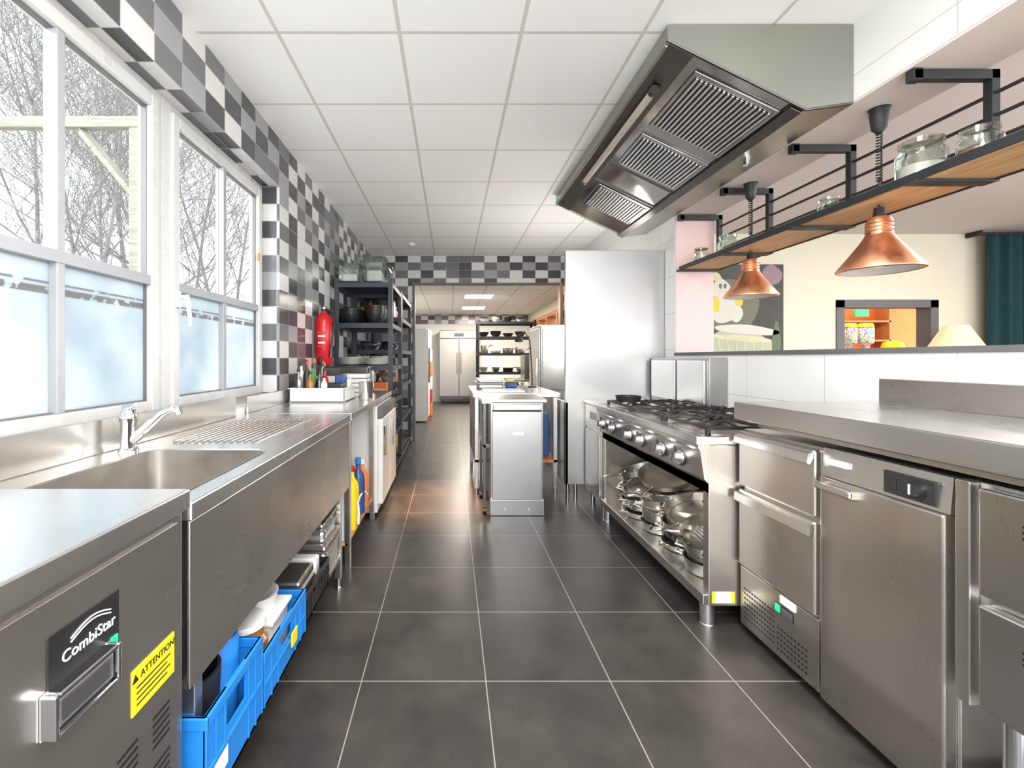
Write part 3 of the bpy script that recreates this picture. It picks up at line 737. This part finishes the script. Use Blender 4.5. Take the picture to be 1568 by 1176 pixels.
b = B('work_lamp_gooseneck'); b.cyl((.93, 5.2, .966), (.93, 5.2, .98), .05, M['blackpl']); b.tube([(.93, 5.2, .98), (.92, 5.2, 1.25), (.90, 5.2, 1.5), (.84, 5.2, 1.6), (.78, 5.2, 1.55)], .008, M['blackpl'], 8); b.lathe((.78, 5.2, 1.48), [(.05, 0), (.045, .03), (.015, .08), (0, .085)], M['blackpl']); b.done()
b = B('upright_steel_refrigerator'); b.box(1.13, 1.85, 5.75, 6.5, .1, 1.72, SF, .006); b.box(1.115, 1.13, 5.77, 6.48, .15, 1.68, M['steelv'], .004); b.box(1.08, 1.11, 5.8, 5.83, .6, 1.3, M['chrome'], .005)
b.box(1.15, 1.84, 5.735, 5.75, .9, 1.66, SF, .004)
for x in (1.2, 1.78):
    for y in (5.82, 6.42): b.cyl((x, y, 0), (x, y, .11), .02, M['chrome'])
b.done()

# tall steel screen by stove
b = B('steel_screen_panel')
b.box(1.035, 1.925, 4.12, 4.16, .16, 2.27, M['steelsm'], .003)
b.box(1.035, 1.06, 4.12, 4.72, .16, .9, M['steelsm'], .003)
for x in (1.05, 1.12, 1.88): b.cyl((x + .01, 4.14, 0), (x + .01, 4.14, .165), .018, M['chrome'])
b.done()

# ------------------------------------------------------------------ far room
b = B('double_door_refrigerator')
b.box(-.32, .79, 12.95, 13.5, .12, 2.08, M['darksteel'], .006)
for x0, x1 in ((-.31, .228), (.244, .78)): b.box(x0, x1, 12.91, 12.95, .22, 1.83, M['steelfar'], .006)
b.box(-.31, .78, 12.92, 12.95, 1.86, 2.06, M['steelfar'], .004); b.box(.1, .37, 12.915, 12.92, 1.9, 2.0, M['display'])
for x in (.17, .28): b.box(x, x + .025, 12.87, 12.91, .85, 1.45, M['grey'], .005)
for x in (-.25, .70):
    for y in (13.0, 13.4): b.cyl((x, y, 0), (x, y, .13), .03, M['darksteel'])
b.done()
b = B('white_upright_freezer'); b.box(-1.2, -.48, 9.2, 9.9, .02, 1.9, M['whitepl'], .01); b.box(-.48, -.45, 9.21, 9.89, .1, 1.15, M['whitepl'], .01); b.box(-.48, -.45, 9.21, 9.89, 1.17, 1.88, M['whitepl'], .01); b.box(-.45, -.42, 9.24, 9.27, .8, 1.5, M['grey'], .005); b.done()
b = B('white_upright_freezer'); b.box(-1.2, -.52, 11.0, 11.8, .02, 2.0, M['whitepl'], .01); b.box(-.52, -.49, 11.01, 11.79, .1, 1.98, M['whitepl'], .01); b.box(-.49, -.46, 11.04, 11.07, .8, 1.5, M['grey'], .005); b.done()
b = B('stacked_drink_crates')
for k, m in enumerate(('orange', 'red', 'whitepl', 'orange', 'porcelain')): b.box(-1.0, -.42, 10.1, 10.6, k * .3, k * .3 + .28, M[m], .01)
b.done()
for (x, y) in ((.30, 9.2), (.30, 11.4)):
    b = B('ceiling_light_panel'); b.box(x, x + .56, y, y + .56, 2.565, 2.579, M['panelglow']); b.box(x - .02, x + .58, y - .02, y + .58, 2.572, 2.5795, W); b.done()
b = B('steel_side_table'); b.box(1.0, 2.2, 8.0, 8.6, .88, .92, S, .004)
for x in (1.02, 2.12):
    for y in (8.02, 8.52): b.box(x, x + .04, y, y + .04, 0, .88, S)
b.box(1.3, 1.8, 8.05, 8.5, .92, 1.35, SF, .01)
b.done()

# ------------------------------------------------------------------ RIGHT : stove
b = B('six_burner_gas_range')
x0, x1, y0, y1 = 1.20, 1.90, 2.18, 3.68
b.box(x0 + .03, x1, y0, y0 + .05, .115, .884, SW, .004); b.box(x0 + .03, x1, y1 - .05, y1, .115, .884, SW, .004)
b.box(x1 - .02, x1, y0 + .05, y1 - .05, .17, .88, M['steelw']); b.box(x0 + .005, x1, y0 + .003, y1 - .003, .118, .17, S, .004)
b.box(x0 + .04, x1, y0 + .05, y1 - .05, .66, .69, SW)
b.prism([(x0 + .029, .655), (x0 + .029, .70), (x0 + .01, .72), (x0 - .01, .855), (x0 - .02, .87), (x0 - .02, .884), (x0 + .029, .884)], 'y', y0, y1, S)
b.box(x0 - .03, x1, y0 - .005, y1 + .005, .885, .925, T, .004)
b.box(x0 + .05, x1 - .04, y0 + .04, y1 - .04, .925, .929, M['steelw'])
for y in (3.57, 3.36, 3.05, 2.86, 2.58, 2.37):
    c = Vector((x0 - .003, y, .785)); n = Vector((-.99, 0, .12)).normalized()
    b.cyl(c, c + n * .008, .043, M['blackpl'], .042); b.cyl(c + n * .008, c + n * .014, .038, M['chrome'], .036); b.cyl(c + n * .01, c + n * .045, .027, M['steelworn_top'], .023)
    b.box(-.006, .006, -.022, .022, 0, .008, M['blackpl'], 0, Matrix.Translation(c + n * .043) @ n.to_track_quat('Z', 'Y').to_matrix().to_4x4())
    b.box(c.x - .006, c.x + .002, y + .055, y + .075, .80, .83, M['blackpl'])
for i in range(3):
    for j in range(2):
        cy = y0 + .27 + i * .48; cx = x0 + .20 + j * .31
        b.lathe((cx, cy, .929), [(0, 0), (.07, 0), (.07, .012), (.045, .016), (.045, .026), (.03, .03), (0, .03)], M['castiron'], 24)
        g = M['castiron']; zz = .962
        hx, hy = .145, .22
        for sgn in (-1, 1):
            b.box(cx - hx, cx + hx, cy + sgn * hy - .007, cy + sgn * hy + .007, zz - .012, zz + .004, g, .003)
            b.box(cx + sgn * hx - .007, cx + sgn * hx + .007, cy - hy, cy + hy, zz - .012, zz + .004, g, .003)
            for s2 in (-1, 1): b.box(cx + sgn * hx - .01, cx + sgn * hx + .01, cy + s2 * hy - .01, cy + s2 * hy + .01, .925, zz + .002, g)
        for a in range(8):
            t = a * math.pi / 4
            p = Vector((cx + .05 * math.cos(t), cy + .05 * math.sin(t), zz + .006)); rr_ = min(hx / max(abs(math.cos(t)), 1e-6), hy / max(abs(math.sin(t)), 1e-6))
            q = Vector((cx + rr_ * math.cos(t), cy + rr_ * math.sin(t), zz))
            b.tube([p, (p + q) / 2 + Vector((0, 0, .012)), q], .0075, g, 6)
b.lathe((x0 + .16, 3.5, .966), [(.07, 0), (.085, .0), (.095, .045), (.085, .045), (.07, 0)], M['castiron'], 24)
for x in (x0 + .05, x1 - .06):
    for y in (y0 + .05, y1 - .05):
        b.cyl((x, y, 0), (x, y, .12), .030, M['steelworn_top'], .034); b.cyl((x, y, 0), (x, y, .01), .036, S)
b.box(x0 + .045, x0 + .155, y0 - .001, y0 + .0005, .13, .185, M['paper']); b.box(x0 + .045, x0 + .06, y0 - .002, y0, .13, .185, M['yellow']); b.box(x0 + .14, x0 + .155, y0 - .002, y0, .13, .185, M['yellow'])
b.done()
b = B('saucepan_collection')
zz = .171
rnd = random.Random(4)
PM = [M['steelpan'], M['steelpan'], M['steelw'], M['steelpan'], M['darksteel']]
spots = [(1.37, 2.42, .125, .08), (1.66, 2.42, .13, .12), (1.40, 2.72, .13, .07), (1.66, 2.72, .13, .14), (1.38, 3.0, .12, .10), (1.65, 3.03, .13, .12), (1.38, 3.27, .12, .06), (1.65, 3.33, .13, .13), (1.40, 3.50, .09, .08)]
for (x, y, r, h) in spots:
    hh = zz
    for k in range(rnd.randint(3, 5)):
        rk = r * (1 - .05 * k)
        tl = Matrix.Rotation(R(rnd.uniform(-7, 7)), 3, 'X') @ Matrix.Rotation(R(rnd.uniform(-9, 5)), 3, 'Y') if k else None
        panpts(b, (x + rnd.uniform(-.01, .01) * k, y, hh + (.012 if k else 0)), rk, h * rnd.uniform(.5, 1), rnd.choice(PM), math.pi + rnd.uniform(-1.1, 1.1), .10 if x > 1.5 else .04, M['steelw'], tilt=tl)
        hh += h * .42 + .015
for (x, y, r, h0, ax, ay, hd) in ((1.42, 2.62, .17, .40, 10, -16, 3.6), (1.42, 2.90, .16, .42, -8, -12, 3.0), (1.40, 3.20, .15, .38, 6, -14, 3.5), (1.40, 2.44, .15, .36, 4, -20, 2.7), (1.44, 3.05, .17, .49, 14, -14, 3.8), (1.42, 3.42, .15, .44, -10, -18, 3.1), (1.68, 2.5, .16, .50, -10, -10, 3.0)):
    tl = Matrix.Rotation(R(ax), 3, 'X') @ Matrix.Rotation(R(ay), 3, 'Y')
    panpts(b, (x, y, h0), r, .045, M['steelpan'], hd, .12, M['steelw'], tilt=tl)
for k in range(4):
    tl = Matrix.Rotation(R(60 + 8 * k), 3, 'Y')
    b.lathe((1.30 + .01 * k, 2.36 + k * .03, .30), [(0, 0), (.09, .0), (.1, .01), (.09, .008), (0, .02)], M['steelpan'], 28, tl)
b.done()
b = B('steel_range_upstand'); b.box(1.80, 1.925, 3.18, 4.10, .931, 1.30, SF, .004); b.box(1.78, 1.80, 3.22, 3.6, .966, 1.28, M['steelworn_top'], .006); b.box(1.78, 1.80, 3.64, 4.06, .966, 1.28, M['steelworn_top'], .006); b.done()
b = B('stainless_base_cabinet')
b.box(1.22, 1.9, 3.70, 4.105, .12, .905, S, .004); b.box(1.19, 1.92, 3.695, 4.108, .905, .93, T, .004); b.box(1.205, 1.22, 3.71, 4.09, .15, .68, M['steelv'], .004); b.box(1.205, 1.22, 3.71, 4.09, .70, .89, S, .004)
b.box(1.203, 1.205, 3.78, 3.95, .78, .84, M['display'])
for x in (1.26, 1.85):
    for y in (3.76, 4.05): b.cyl((x, y, 0), (x, y, .125), .02, M['chrome'])
b.done()
b = B('stainless_counter_right')
b.box(1.30, 1.925, 0.2, 2.10, 1.02, 1.10, T, .005)
b.box(1.89, 1.925, 0.2, 2.02, 1.10, 1.21, S, .004)
b.box(1.40, 1.9, .25, 2.08, .985, 1.02, SW)
for y in (2.04, .3): b.box(1.905, 1.925, y, y + .04, 0, 1.02, S)
b.done()
b = B('refrigerated_drawer_cabinet')
xf = 1.36; ya, yb = 1.70, 2.165
b.box(xf + .03, 1.90, ya, yb, .035, .965, SW, .004)
for zz0, zz1, st in ((.70, .955, 0), (.33, .685, 0)):
    b.box(xf, xf + .035, ya + .01, yb - .005, zz0, zz1, M['steelw'], .008)
    b.prism([(xf, zz1 - .01), (xf - .022, zz1 - .014), (xf - .026, zz1 - .05), (xf - .014, zz1 - .055), (xf, zz1 - .03)], 'y', ya + .012, yb - .01, M['steelworn_top'])
b.box(xf + .012, xf + .03, ya + .005, yb, .05, .32, SW, .003)
for gy in range(12):
    for gz in range(7):
        yy = yb - .03 - gy * .017
        b.box(xf + .0105, xf + .013, yy - .009, yy, .09 + gz * .022, .097 + gz * .022, M['blackpl'])
for gy in range(9):
    for gz in range(5):
        yy = ya + .22 - gy * .019
        b.box(xf + .0105, xf + .013, yy - .010, yy, .08 + gz * .022, .087 + gz * .022, M['blackpl'])
b.box(xf + .009, xf + .013, ya + .13, ya + .23, .235, .275, M['darksteel']); b.box(xf + .006, xf + .01, ya + .20, ya + .225, .24, .27, M['greenled']); b.box(xf + .006, xf + .012, ya + .13, ya + .19, .235, .27, M['display'])
b.box(xf + .008, xf + .012, ya + .12, ya + .2, .285, .315, M['paper'])
for x in (xf + .08, 1.84):
    for y in (ya + .06, yb - .06): b.cyl((x, y, 0), (x, y, .04), .02, M['blackpl'])
b.done()
b = B('undercounter_refrigerator')
ya, yb = 1.255, 1.69
b.box(xf + .04, 1.90, ya, yb, .04, .97, SV, .004)
b.box(xf, xf + .04, ya + .006, yb - .006, .05, .865, SW, .006)
b.prism([(xf + .04, .865), (xf + .012, .868), (xf + .022, .97), (xf + .04, .972)], 'y', ya, yb, SV)
b.box(xf + .006, xf + .018, ya + .03, ya + .19, .878, .948, M['blackpl'], .004)
b.cyl((xf + .008, ya + .085, .913), (xf + .003, ya + .085, .913), .030, M['darksteel']); b.cyl((xf + .004, ya + .085, .913), (xf - .016, ya + .085, .913), .022, M['blackpl'], .018); b.box(xf - .018, xf - .015, ya + .083, ya + .087, .900, .930, M['paper'])
b.box(xf + .002, xf + .006, ya + .145, ya + .175, .895, .93, M['darksteel'], .001)
b.box(xf + .009, xf + .016, yb - .11, yb - .03, .915, .935, M['paper'])
b.box(xf - .028, xf - .012, yb - .16, yb - .01, .825, .85, M['steelworn_top'], .005); b.box(xf - .02, xf, yb - .16, yb - .14, .825, .85, S); b.box(xf - .02, xf, yb - .03, yb - .01, .825, .85, S)
for x in (xf + .08, 1.84):
    for y in (ya + .06, yb - .06): b.cyl((x, y, 0), (x, y, .045), .02, M['blackpl'])
b.done()
b = B('stainless_drawer_unit')
ya, yb = .45, 1.235
b.box(xf + .03, 1.90, ya, yb, .385, .975, SV, .003)
b.box(xf + .002, xf + .03, yb - .035, yb, .385, .975, S, .003); 
for zz0, zz1 in ((.69, .965), (.40, .665)):
    for k in range(2):
        d0, d1 = yb - .045 - .34 * (k + 1), yb - .045 - .34 * k - .01
        b.box(xf, xf + .03, d0, d1, zz0, zz1, SV, .006)
        for r_ in range(3):
            for c_ in range(4): b.box(xf - .0015, xf + .001, d1 - .10 - c_ * .012, d1 - .094 - c_ * .012, zz1 - .07 - r_ * .014, zz1 - .064 - r_ * .014, M['blackpl'])
        b.box(xf - .003, xf + .001, d0 + .10, d1 - .14, zz0 + .10, zz0 + .14, M['darksteel'], .001)
b.box(xf + .06, 1.88, ya + .02, yb - .02, .15, .17, S)
for x in (xf + .08, 1.84):
    for y in (ya + .06, yb - .07): b.cyl((x, y, 0), (x, y, .39), .022, M['chrome']); b.cyl((x, y, 0), (x, y, .05), .03, S)
b.done()

# ------------------------------------------------------------------ hood
b = B('extractor_hood')
A = (1.04, 2.82); D = (1.70, 2.50); Yn, Yf = 2.2, 4.50
b.box(1.04, 1.055, Yn, Yf, 2.815, 2.895, M['hoodend'], .002)
outline = [(1.04, 2.895), (1.04, 2.815), (1.70, 2.49), (XR - .002, 2.52), (XR - .002, 2.895)]
b.prism(outline, 'y', Yn - .012, Yn, M['hoodend']); b.prism(outline, 'y', Yf, Yf + .012, M['hoodend'])
b.tube([(1.035, Yn - .012, 2.82), (1.70, Yn - .012, 2.487), (XR - .01, Yn - .012, 2.518)], .007, M['darksteel'], 6)
dx, dz = D[0] - A[0], D[1] - A[1]; Ls = math.hypot(dx, dz); ex = Vector((dx / Ls, 0, dz / Ls)); en = Vector((dz / Ls, 0, -dx / Ls))  # en points down-left
def HM(s, y, off=0):
    o = Vector((A[0], 0, A[1])) + ex * (s * Ls) + en * off; o.y = y
    return Matrix(((ex.x, 0, en.x, o.x), (0, 1, 0, o.y), (ex.z, 0, en.z, o.z), (0, 0, 0, 1)))
b.box(0, Ls, 0, Yf - Yn, -.02, 0, M['mirror'], 0, HM(0, Yn))
b.prism([(1.68, 2.50), (1.70, 2.49), (XR - .002, 2.52), (XR - .002, 2.54)], 'y', Yn, Yf, M['hoodend'])
b.box(0, .20 * Ls, 0, Yf - Yn, 0, .004, M['darksteel'], 0, HM(0, Yn)); b.box(0, .02 * Ls, 0, Yf - Yn, 0, .022, M['hoodend'], .002, HM(0, Yn)); b.box(0, .08 * Ls, 0, Yf - Yn, 0, .025, M['darksteel'], .003, HM(.92, Yn))
for fy0, fy1 in ((2.27, 2.80), (2.90, 3.34), (3.74, 4.20)):
    b.box(0, .64 * Ls, 0, fy1 - fy0, 0, .012, M['mirror'], .003, HM(.27, fy0)); 
    b.box(.02, .64 * Ls - .02, .03, fy1 - fy0 - .03, .012, .0125, M['black'], 0, HM(.27, fy0))
    n = 17
    for k in range(n):
        s_ = .30 + .58 * (k + .25) / n
        b.box(0, .014, .03, fy1 - fy0 - .03, .012, .02, M['steelworn_top'], .003, HM(s_, fy0))
for yy in (3.38, 3.70): b.box(0, .85 * Ls, 0, .012, 0, .01, M['darksteel'], 0, HM(.08, yy))
for (ya, yb) in ((2.50, 3.74),):
    p = HM(.12, ya, .0).translation; q = HM(.12, yb, .0).translation; off = en * .035
    b.cyl(p + off, q + off, .022, M['tube']); b.cyl(p + off - Vector((0, .03, 0)), p + off, .026, M['darksteel']); b.cyl(q + off, q + off + Vector((0, .03, 0)), .026, M['darksteel'])
    for yy in (ya + .1, (ya + yb) / 2, yb - .1): b.box(-.01, .01, 0, .02, 0, .03, M['darksteel'], 0, HM(.12, yy))
b.cyl((1.78, 2.75, 2.46), (1.78, 2.75, 2.52), .02, M['chrome'])
b.box(1.03, 1.04, 4.42, 4.49, 2.82, 2.84, M['greenled'], .002)
b.done()
b = B('smoke_detector'); b.lathe((-.55, 6.4, 2.86), [(0, 0), (.03, 0), (.05, .015), (.055, .04), (0, .04)], M['whitepl']); b.done()

# ------------------------------------------------------------------ pass shelf
b = B('hanging_pass_shelf')
K = M['black']; zs = 2.045
b.box(1.965, 2.275, .6, 3.90, zs + .006, zs + .03, M['wood'], .003)
b.box(1.955, 1.965, .6, 3.91, zs, zs + .036, K); b.box(2.275, 2.285, .6, 3.91, zs, zs + .036, K)
arms = (1.25, 1.92, 2.60, 3.27, 3.88)
for y in arms:
    b.box(1.95, 2.31, y, y + .035, 2.475, 2.515, K, .002); b.box(2.275, 2.31, y, y + .035, zs, 2.515, K, .002)
    b.box(1.94, 2.29, y - .01, y + .05, zs - .006, zs + .006, K); b.box(1.945, 1.985, y, y + .035, 2.47, 2.52, K)
for zz in (2.22, 2.315, 2.41): b.box(2.288, 2.30, .6, 3.91, zz, zz + .012, K)
b.done()
def jar(y, x, r, h, fillm, lid=None, name='storage_jar'):
    b = B(name); z0 = zs + .0305
    b.lathe((x, y, z0), [(0, 0), (r, 0), (r * 1.02, .01), (r * 1.02, h * .7), (r * .8, h * .82), (r * .8, h * .9)], M['jar'], 24)
    b.lathe((x, y, z0 + .003), [(0, 0), (r * .95, 0), (r * .95, h * .4), (0, h * .42)], fillm, 24)
    b.lathe((x, y, z0 + h * .88), [(0, .0), (r * .9, 0), (r * .9, h * .1), (r * .6, h * .13), (0, h * .13)], lid or M['jar'], 24)
    b.done()
jar(2.06, 2.12, .085, .205, M['porcelain']); jar(1.84, 2.13, .065, .15, M['brownglass']); jar(1.96, 2.24, .026, .11, M['redtxt'], M['chrome'])
jar(2.62, 2.17, .055, .14, M['jar']); jar(3.60, 2.18, .07, .19, M['jar']); jar(3.72, 2.04, .055, .12, M['porcelain'], M['wood']); jar(1.62, 2.13, .04, .17, M['redtxt'], M['chrome'])

def heat_lamp(x, y):
    b = B('copper_heat_lamp')
    b.lathe((x, y, 2.40), [(0, 0), (.012, 0), (.03, .02), (.036, .07), (.040, .115), (.045, .119), (0, .119)], K)
    pts = []; n = 17 * 10
    for i in range(n + 1):
        t = i / n; a = 2 * math.pi * 17 * t
        pts.append((x + .011 * math.cos(a), y + .011 * math.sin(a), 2.40 - t * .24))
    b.tube(pts, .0035, K, 5); b.cyl((x, y, 2.03), (x, y, 2.18), .005, K)
    z0 = 1.725
    b.cyl((x, y, z0 + .262), (x, y, z0 + .31), .026, K, .020)
    b.lathe((x, y, z0), [(.155, 0), (.168, .003), (.168, .010), (.120, .075), (.075, .140), (.056, .172), (.053, .180), (.053, .235), (.042, .262), (0, .264)], M['copper'], 40)
    b.lathe((x, y, z0), [(.165, .004), (.118, .070), (.073, .135), (0, .14)], M['porcelain'], 40)
    for zz in (.190, .208, .226): b.lathe((x, y, z0 + zz), [(.053, 0), (.057, .004), (.053, .008)], M['copper'], 40)
    for a in range(4): b.box(-.012, .012, .050, .055, .182, .186, K, 0, Matrix.Translation((x, y, z0)) @ Matrix.Rotation(a * math.pi / 2, 4, 'Z'))
    b.lathe((x, y, z0 + .015), [(0, 0), (.03, .01), (.045, .04), (.02, .08), (0, .09)], M['lampglow'], 20)
    b.done(40)
heat_lamp(2.10, 2.24); heat_lamp(2.10, 3.20)

# ------------------------------------------------------------------ dining room
b = B('framed_painting')
px0, px1, pz0, pz1, py = 3.345, 4.27, 1.10, 2.50, YD - .035
b.box(px0, px1, py, py + .03, pz0, pz1, mat('painting_dark', (.045, .045, .038), .6, var=.7, scale=3))
def blob(cx, cz, rx, rz, m, k, rot=0, n=32, wob=.06):
    pts = []
    for i in range(n):
        t = 2 * math.pi * i / n; q = 1 + wob * math.sin(3 * t + k) + wob * .5 * math.sin(5 * t)
        u, v = rx * q * math.cos(t), rz * q * math.sin(t)
        pts.append((cx + u * math.cos(rot) - v * math.sin(rot), cz + u * math.sin(rot) + v * math.cos(rot)))
    pts = [(min(max(p[0], px0 + .001 * (i % 3)), px1), min(max(p[1], pz0 + .001 * (i % 3)), pz1)) for i, p in enumerate(pts)]
    b.prism(pts, 'y', py - .001 * k, py, m)
pc = mat('paint_cream', (.56, .53, .32), .6, var=.25, scale=5); pyl = mat('paint_yellow', (.75, .50, .03), .6, var=.2)
pg = mat('paint_grey_green', (.40, .42, .32), .6, var=.25, scale=4); pw = mat('paint_white', (.56, .56, .50), .6, var=.12, scale=6)
blob(3.62, 1.95, .32, .36, mat('paint_olive', (.13, .14, .09), .6, var=.5, scale=5), 1)
blob(3.52, 1.92, .19, .17, pw, 2, .2); blob(3.47, 2.18, .12, .13, pw, 3, .1); blob(3.42, 2.33, .05, .07, pc, 4, .5)
blob(3.60, 2.12, .085, .038, pyl, 5, -.15); blob(3.66, 1.86, .09, .10, pw, 4, -.5); blob(3.40, 1.98, .05, .10, pyl, 4)
blob(3.46, 2.22, .018, .034, M['blackpl'], 6); blob(3.52, 2.22, .018, .034, M['blackpl'], 6); blob(3.70, 2.02, .05, .055, pyl, 5)
blob(3.75, 1.40, .48, .27, pg, 2, -.15); blob(3.80, 1.66, .42, .06, pw, 3, -.08); blob(3.74, 1.55, .40, .04, pc, 4, -.08)
blob(4.12, 2.36, .13, .13, mat('paint_mauve', (.26, .17, .21), .6, var=.3), 2); blob(4.18, 1.45, .06, .30, mat('paint_green', (.10, .15, .08), .6, var=.4), 3)
for k in range(6): blob(3.45 + .11 * k, 1.42 - .01 * k, .008, .18, pc, 5, .15)
b.done()
b = B('teal_curtain')
n = 90; ya = 5.72
top = []; bot = []
for i in range(n + 1):
    x = 6.72 + 1.25 * i / n; yy = ya + .045 * math.sin(i * .62) + .02 * math.sin(i * .23)
    bot.append(b.bm.verts.new((x + .01 * math.sin(i), yy, .03))); top.append(b.bm.verts.new((x, ya + (yy - ya) * .8, 2.84)))
b._fin([b.bm.faces.new((bot[i], bot[i + 1], top[i + 1], top[i])) for i in range(n)], M['teal'], True)
b.box(6.6, 8.0, ya - .02, ya + .03, 2.84, 2.87, K)
for x in (6.65, 7.95): b.box(x - .01, x + .01, ya, YD, 2.84, 2.90, K)
b.done(80)
b = B('sideboard'); b.box(5.6, 6.6, 5.3, 5.7, .08, 1.12, M['wood'], .01); b.box(5.62, 6.08, 5.285, 5.3, .12, 1.08, M['wood'], .005); b.box(6.12, 6.58, 5.285, 5.3, .12, 1.08, M['wood'], .005)
for x in (5.64, 6.54):
    for y in (5.34, 5.66): b.cyl((x, y, 0), (x, y, .09), .02, K)
b.done()
b = B('table_lamp'); b.lathe((6.08, 5.5, 1.121), [(0, 0), (.09, 0), (.09, .02), (.03, .05), (.05, .14), (.02, .24), (.01, .34), (0, .34)], M['porcelain']); b.lathe((6.08, 5.5, 1.44), [(.24, 0), (.11, .25), (.105, .25), (.235, 0)], M['lampglow'], 36); b.done()
b = B('orange_bar_counter'); b.box(4.9, 8.2, 7.4, 7.9, 0, 1.35, M['orange'], .01); b.box(4.85, 8.25, 7.35, 7.95, 1.35, 1.39, M['wood'], .005); b.done()
b = B('candy_dispenser')
conf, nt, bs = newmat('candy_mix'); vo = nt.nodes.new('ShaderNodeTexVoronoi'); vo.inputs['Scale'].default_value = 22
nt.links.new(vo.outputs['Color'], bs.inputs['Base Color'])
for x in (6.62, 6.90):
    b.lathe((x, 7.6, 1.391), [(0, 0), (.10, 0), (.10, .04), (.05, .08), (.05, .12), (.10, .15), (.11, .17), (.11, .40), (.09, .43), (0, .43)], conf, 24)
    b.lathe((x, 7.6, 1.81), [(0, 0), (.115, 0), (.09, .06), (0, .07)], M['yellow'], 24)
b.done()
b = B('orange_kettle'); b.lathe((7.35, 7.6, 1.391), [(0, 0), (.14, 0), (.16, .06), (.13, .16), (.04, .19), (0, .2)], M['yellow']); b.done()
b = B('bar_back_shelf'); b.box(5.2, 8.0, 8.3, 8.6, 1.95, 1.98, M['woodo']); b.box(5.2, 8.0, 8.3, 8.6, 1.6, 1.63, M['woodo'])
for x in (5.2, 6.6, 7.97): b.box(x, x + .03, 8.3, 8.6, 1.39, 2.3, M['woodo'])
for i in range(18): bottle(b, 5.35 + i * .14, 8.45, 1.63, .04, .26, (M['green'], M['brownglass'], M['porcelain'], M['redtxt'])[i % 4])
b.done()
b = B('exit_sign'); b.box(7.3, 7.55, 8.25, 8.29, 2.05, 2.17, M['greenled'], .004); b.done()

# ------------------------------------------------------------------ lights
w = bpy.data.worlds.new('sky'); sc.world = w; w.use_nodes = True
nt = w.node_tree; bg = nt.nodes['Background']
tc = nt.nodes.new('ShaderNodeTexCoord'); sp = nt.nodes.new('ShaderNodeSeparateXYZ'); nt.links.new(tc.outputs['Generated'], sp.inputs[0])
cr = nt.nodes.new('ShaderNodeValToRGB'); cr.color_ramp.elements[0].position = 0.45; cr.color_ramp.elements[1].position = 0.9
cr.color_ramp.elements[0].color = (0.91, 0.93, 0.94, 1); cr.color_ramp.elements[1].color = (0.74, 0.85, 1.0, 1)
nt.links.new(mth(nt, 'ADD', mth(nt, 'MULTIPLY', sp.outputs[2], .5), .5), cr.inputs[0])
nt.links.new(cr.outputs[0], bg.inputs[0]); bg.inputs[1].default_value = 5.2

def light(name, kind, loc, rot=(0, 0, 0), e=10, col=(1, 1, 1), size=1, size_y=None, **kw):
    l = bpy.data.lights.new(name, kind); l.energy = e; l.color = col
    if kind == 'AREA':
        l.size = size
        if size_y: l.shape = 'RECTANGLE'; l.size_y = size_y
    for k, v in kw.items(): setattr(l, k, v)
    o = bpy.data.objects.new(name, l); o.location = loc; o.rotation_euler = rot; sc.collection.objects.link(o); return o
s = light('sun', 'SUN', (0, 0, 8), e=9.0, col=(1, .93, .82)); s.data.angle = R(1.0)
s.rotation_euler = Vector((.80, .36, -.42)).to_track_quat('-Z', 'Y').to_euler()
light('added_fill_near', 'AREA', (.35, .9, 2.88), e=70, col=(1, .96, .91), size=1.2, size_y=.6)  # added fill light above the frame, not an actual fixture
light('added_fill_rear', 'AREA', (.1, -.6, 2.88), e=70, col=(1, .96, .91), size=1.2, size_y=.6)  # second added fill, out of view behind the camera
light('added_ceiling_wash', 'POINT', (.5, -1.1, 1.9), e=130, col=(1, .96, .92), shadow_soft_size=.35)  # unseen point light added behind the camera to brighten the ceiling
light('added_floor_glow', 'SPOT', (-.05, 4.6, 2.88), rot=(R(-8), 0, 0), e=1700, col=(1, .52, .26), spot_size=R(32), spot_blend=1.0, shadow_soft_size=.1)  # added warm spot imitating the brown reflection on the aisle floor
light('added_fill_behind_screen', 'POINT', (1.55, 5.2, 1.5), e=50, col=(1, .97, .93), shadow_soft_size=.25)  # point light hidden behind the steel screen, added to lift the far ceiling
light('ceiling_lamp_far_a', 'AREA', (.58, 9.5, 2.55), e=130, col=(1, .92, .80), size=.56)
light('ceiling_lamp_far_b', 'AREA', (.58, 11.7, 2.55), e=110, col=(1, .93, .82), size=.56)
light('added_dining_fill', 'AREA', (5.0, 3.0, 2.88), e=110, col=(1, .93, .84), size=1.5)  # added area fill to light the dining room, no fixture there
light('added_dining_point_fill', 'POINT', (5.5, 1.5, 2.1), e=115, col=(1, .95, .9), shadow_soft_size=.25)  # added point fill for the dining room, out of view
light('bar_lamp', 'POINT', (6.6, 7.2, 2.4), e=55, col=(1, .8, .6), shadow_soft_size=.1)

cam = bpy.data.cameras.new('camera'); co = bpy.data.objects.new('camera', cam); sc.collection.objects.link(co)
co.location = (0, 0, 1.30); co.rotation_euler = (R(90), 0, 0)
cam.sensor_width = 36; cam.lens = 700 / 1568 * 36; cam.shift_x = 94 / 1568; cam.shift_y = -40 / 1568; cam.clip_start = .03
sc.camera = co
sc.view_settings.view_transform = 'Standard'
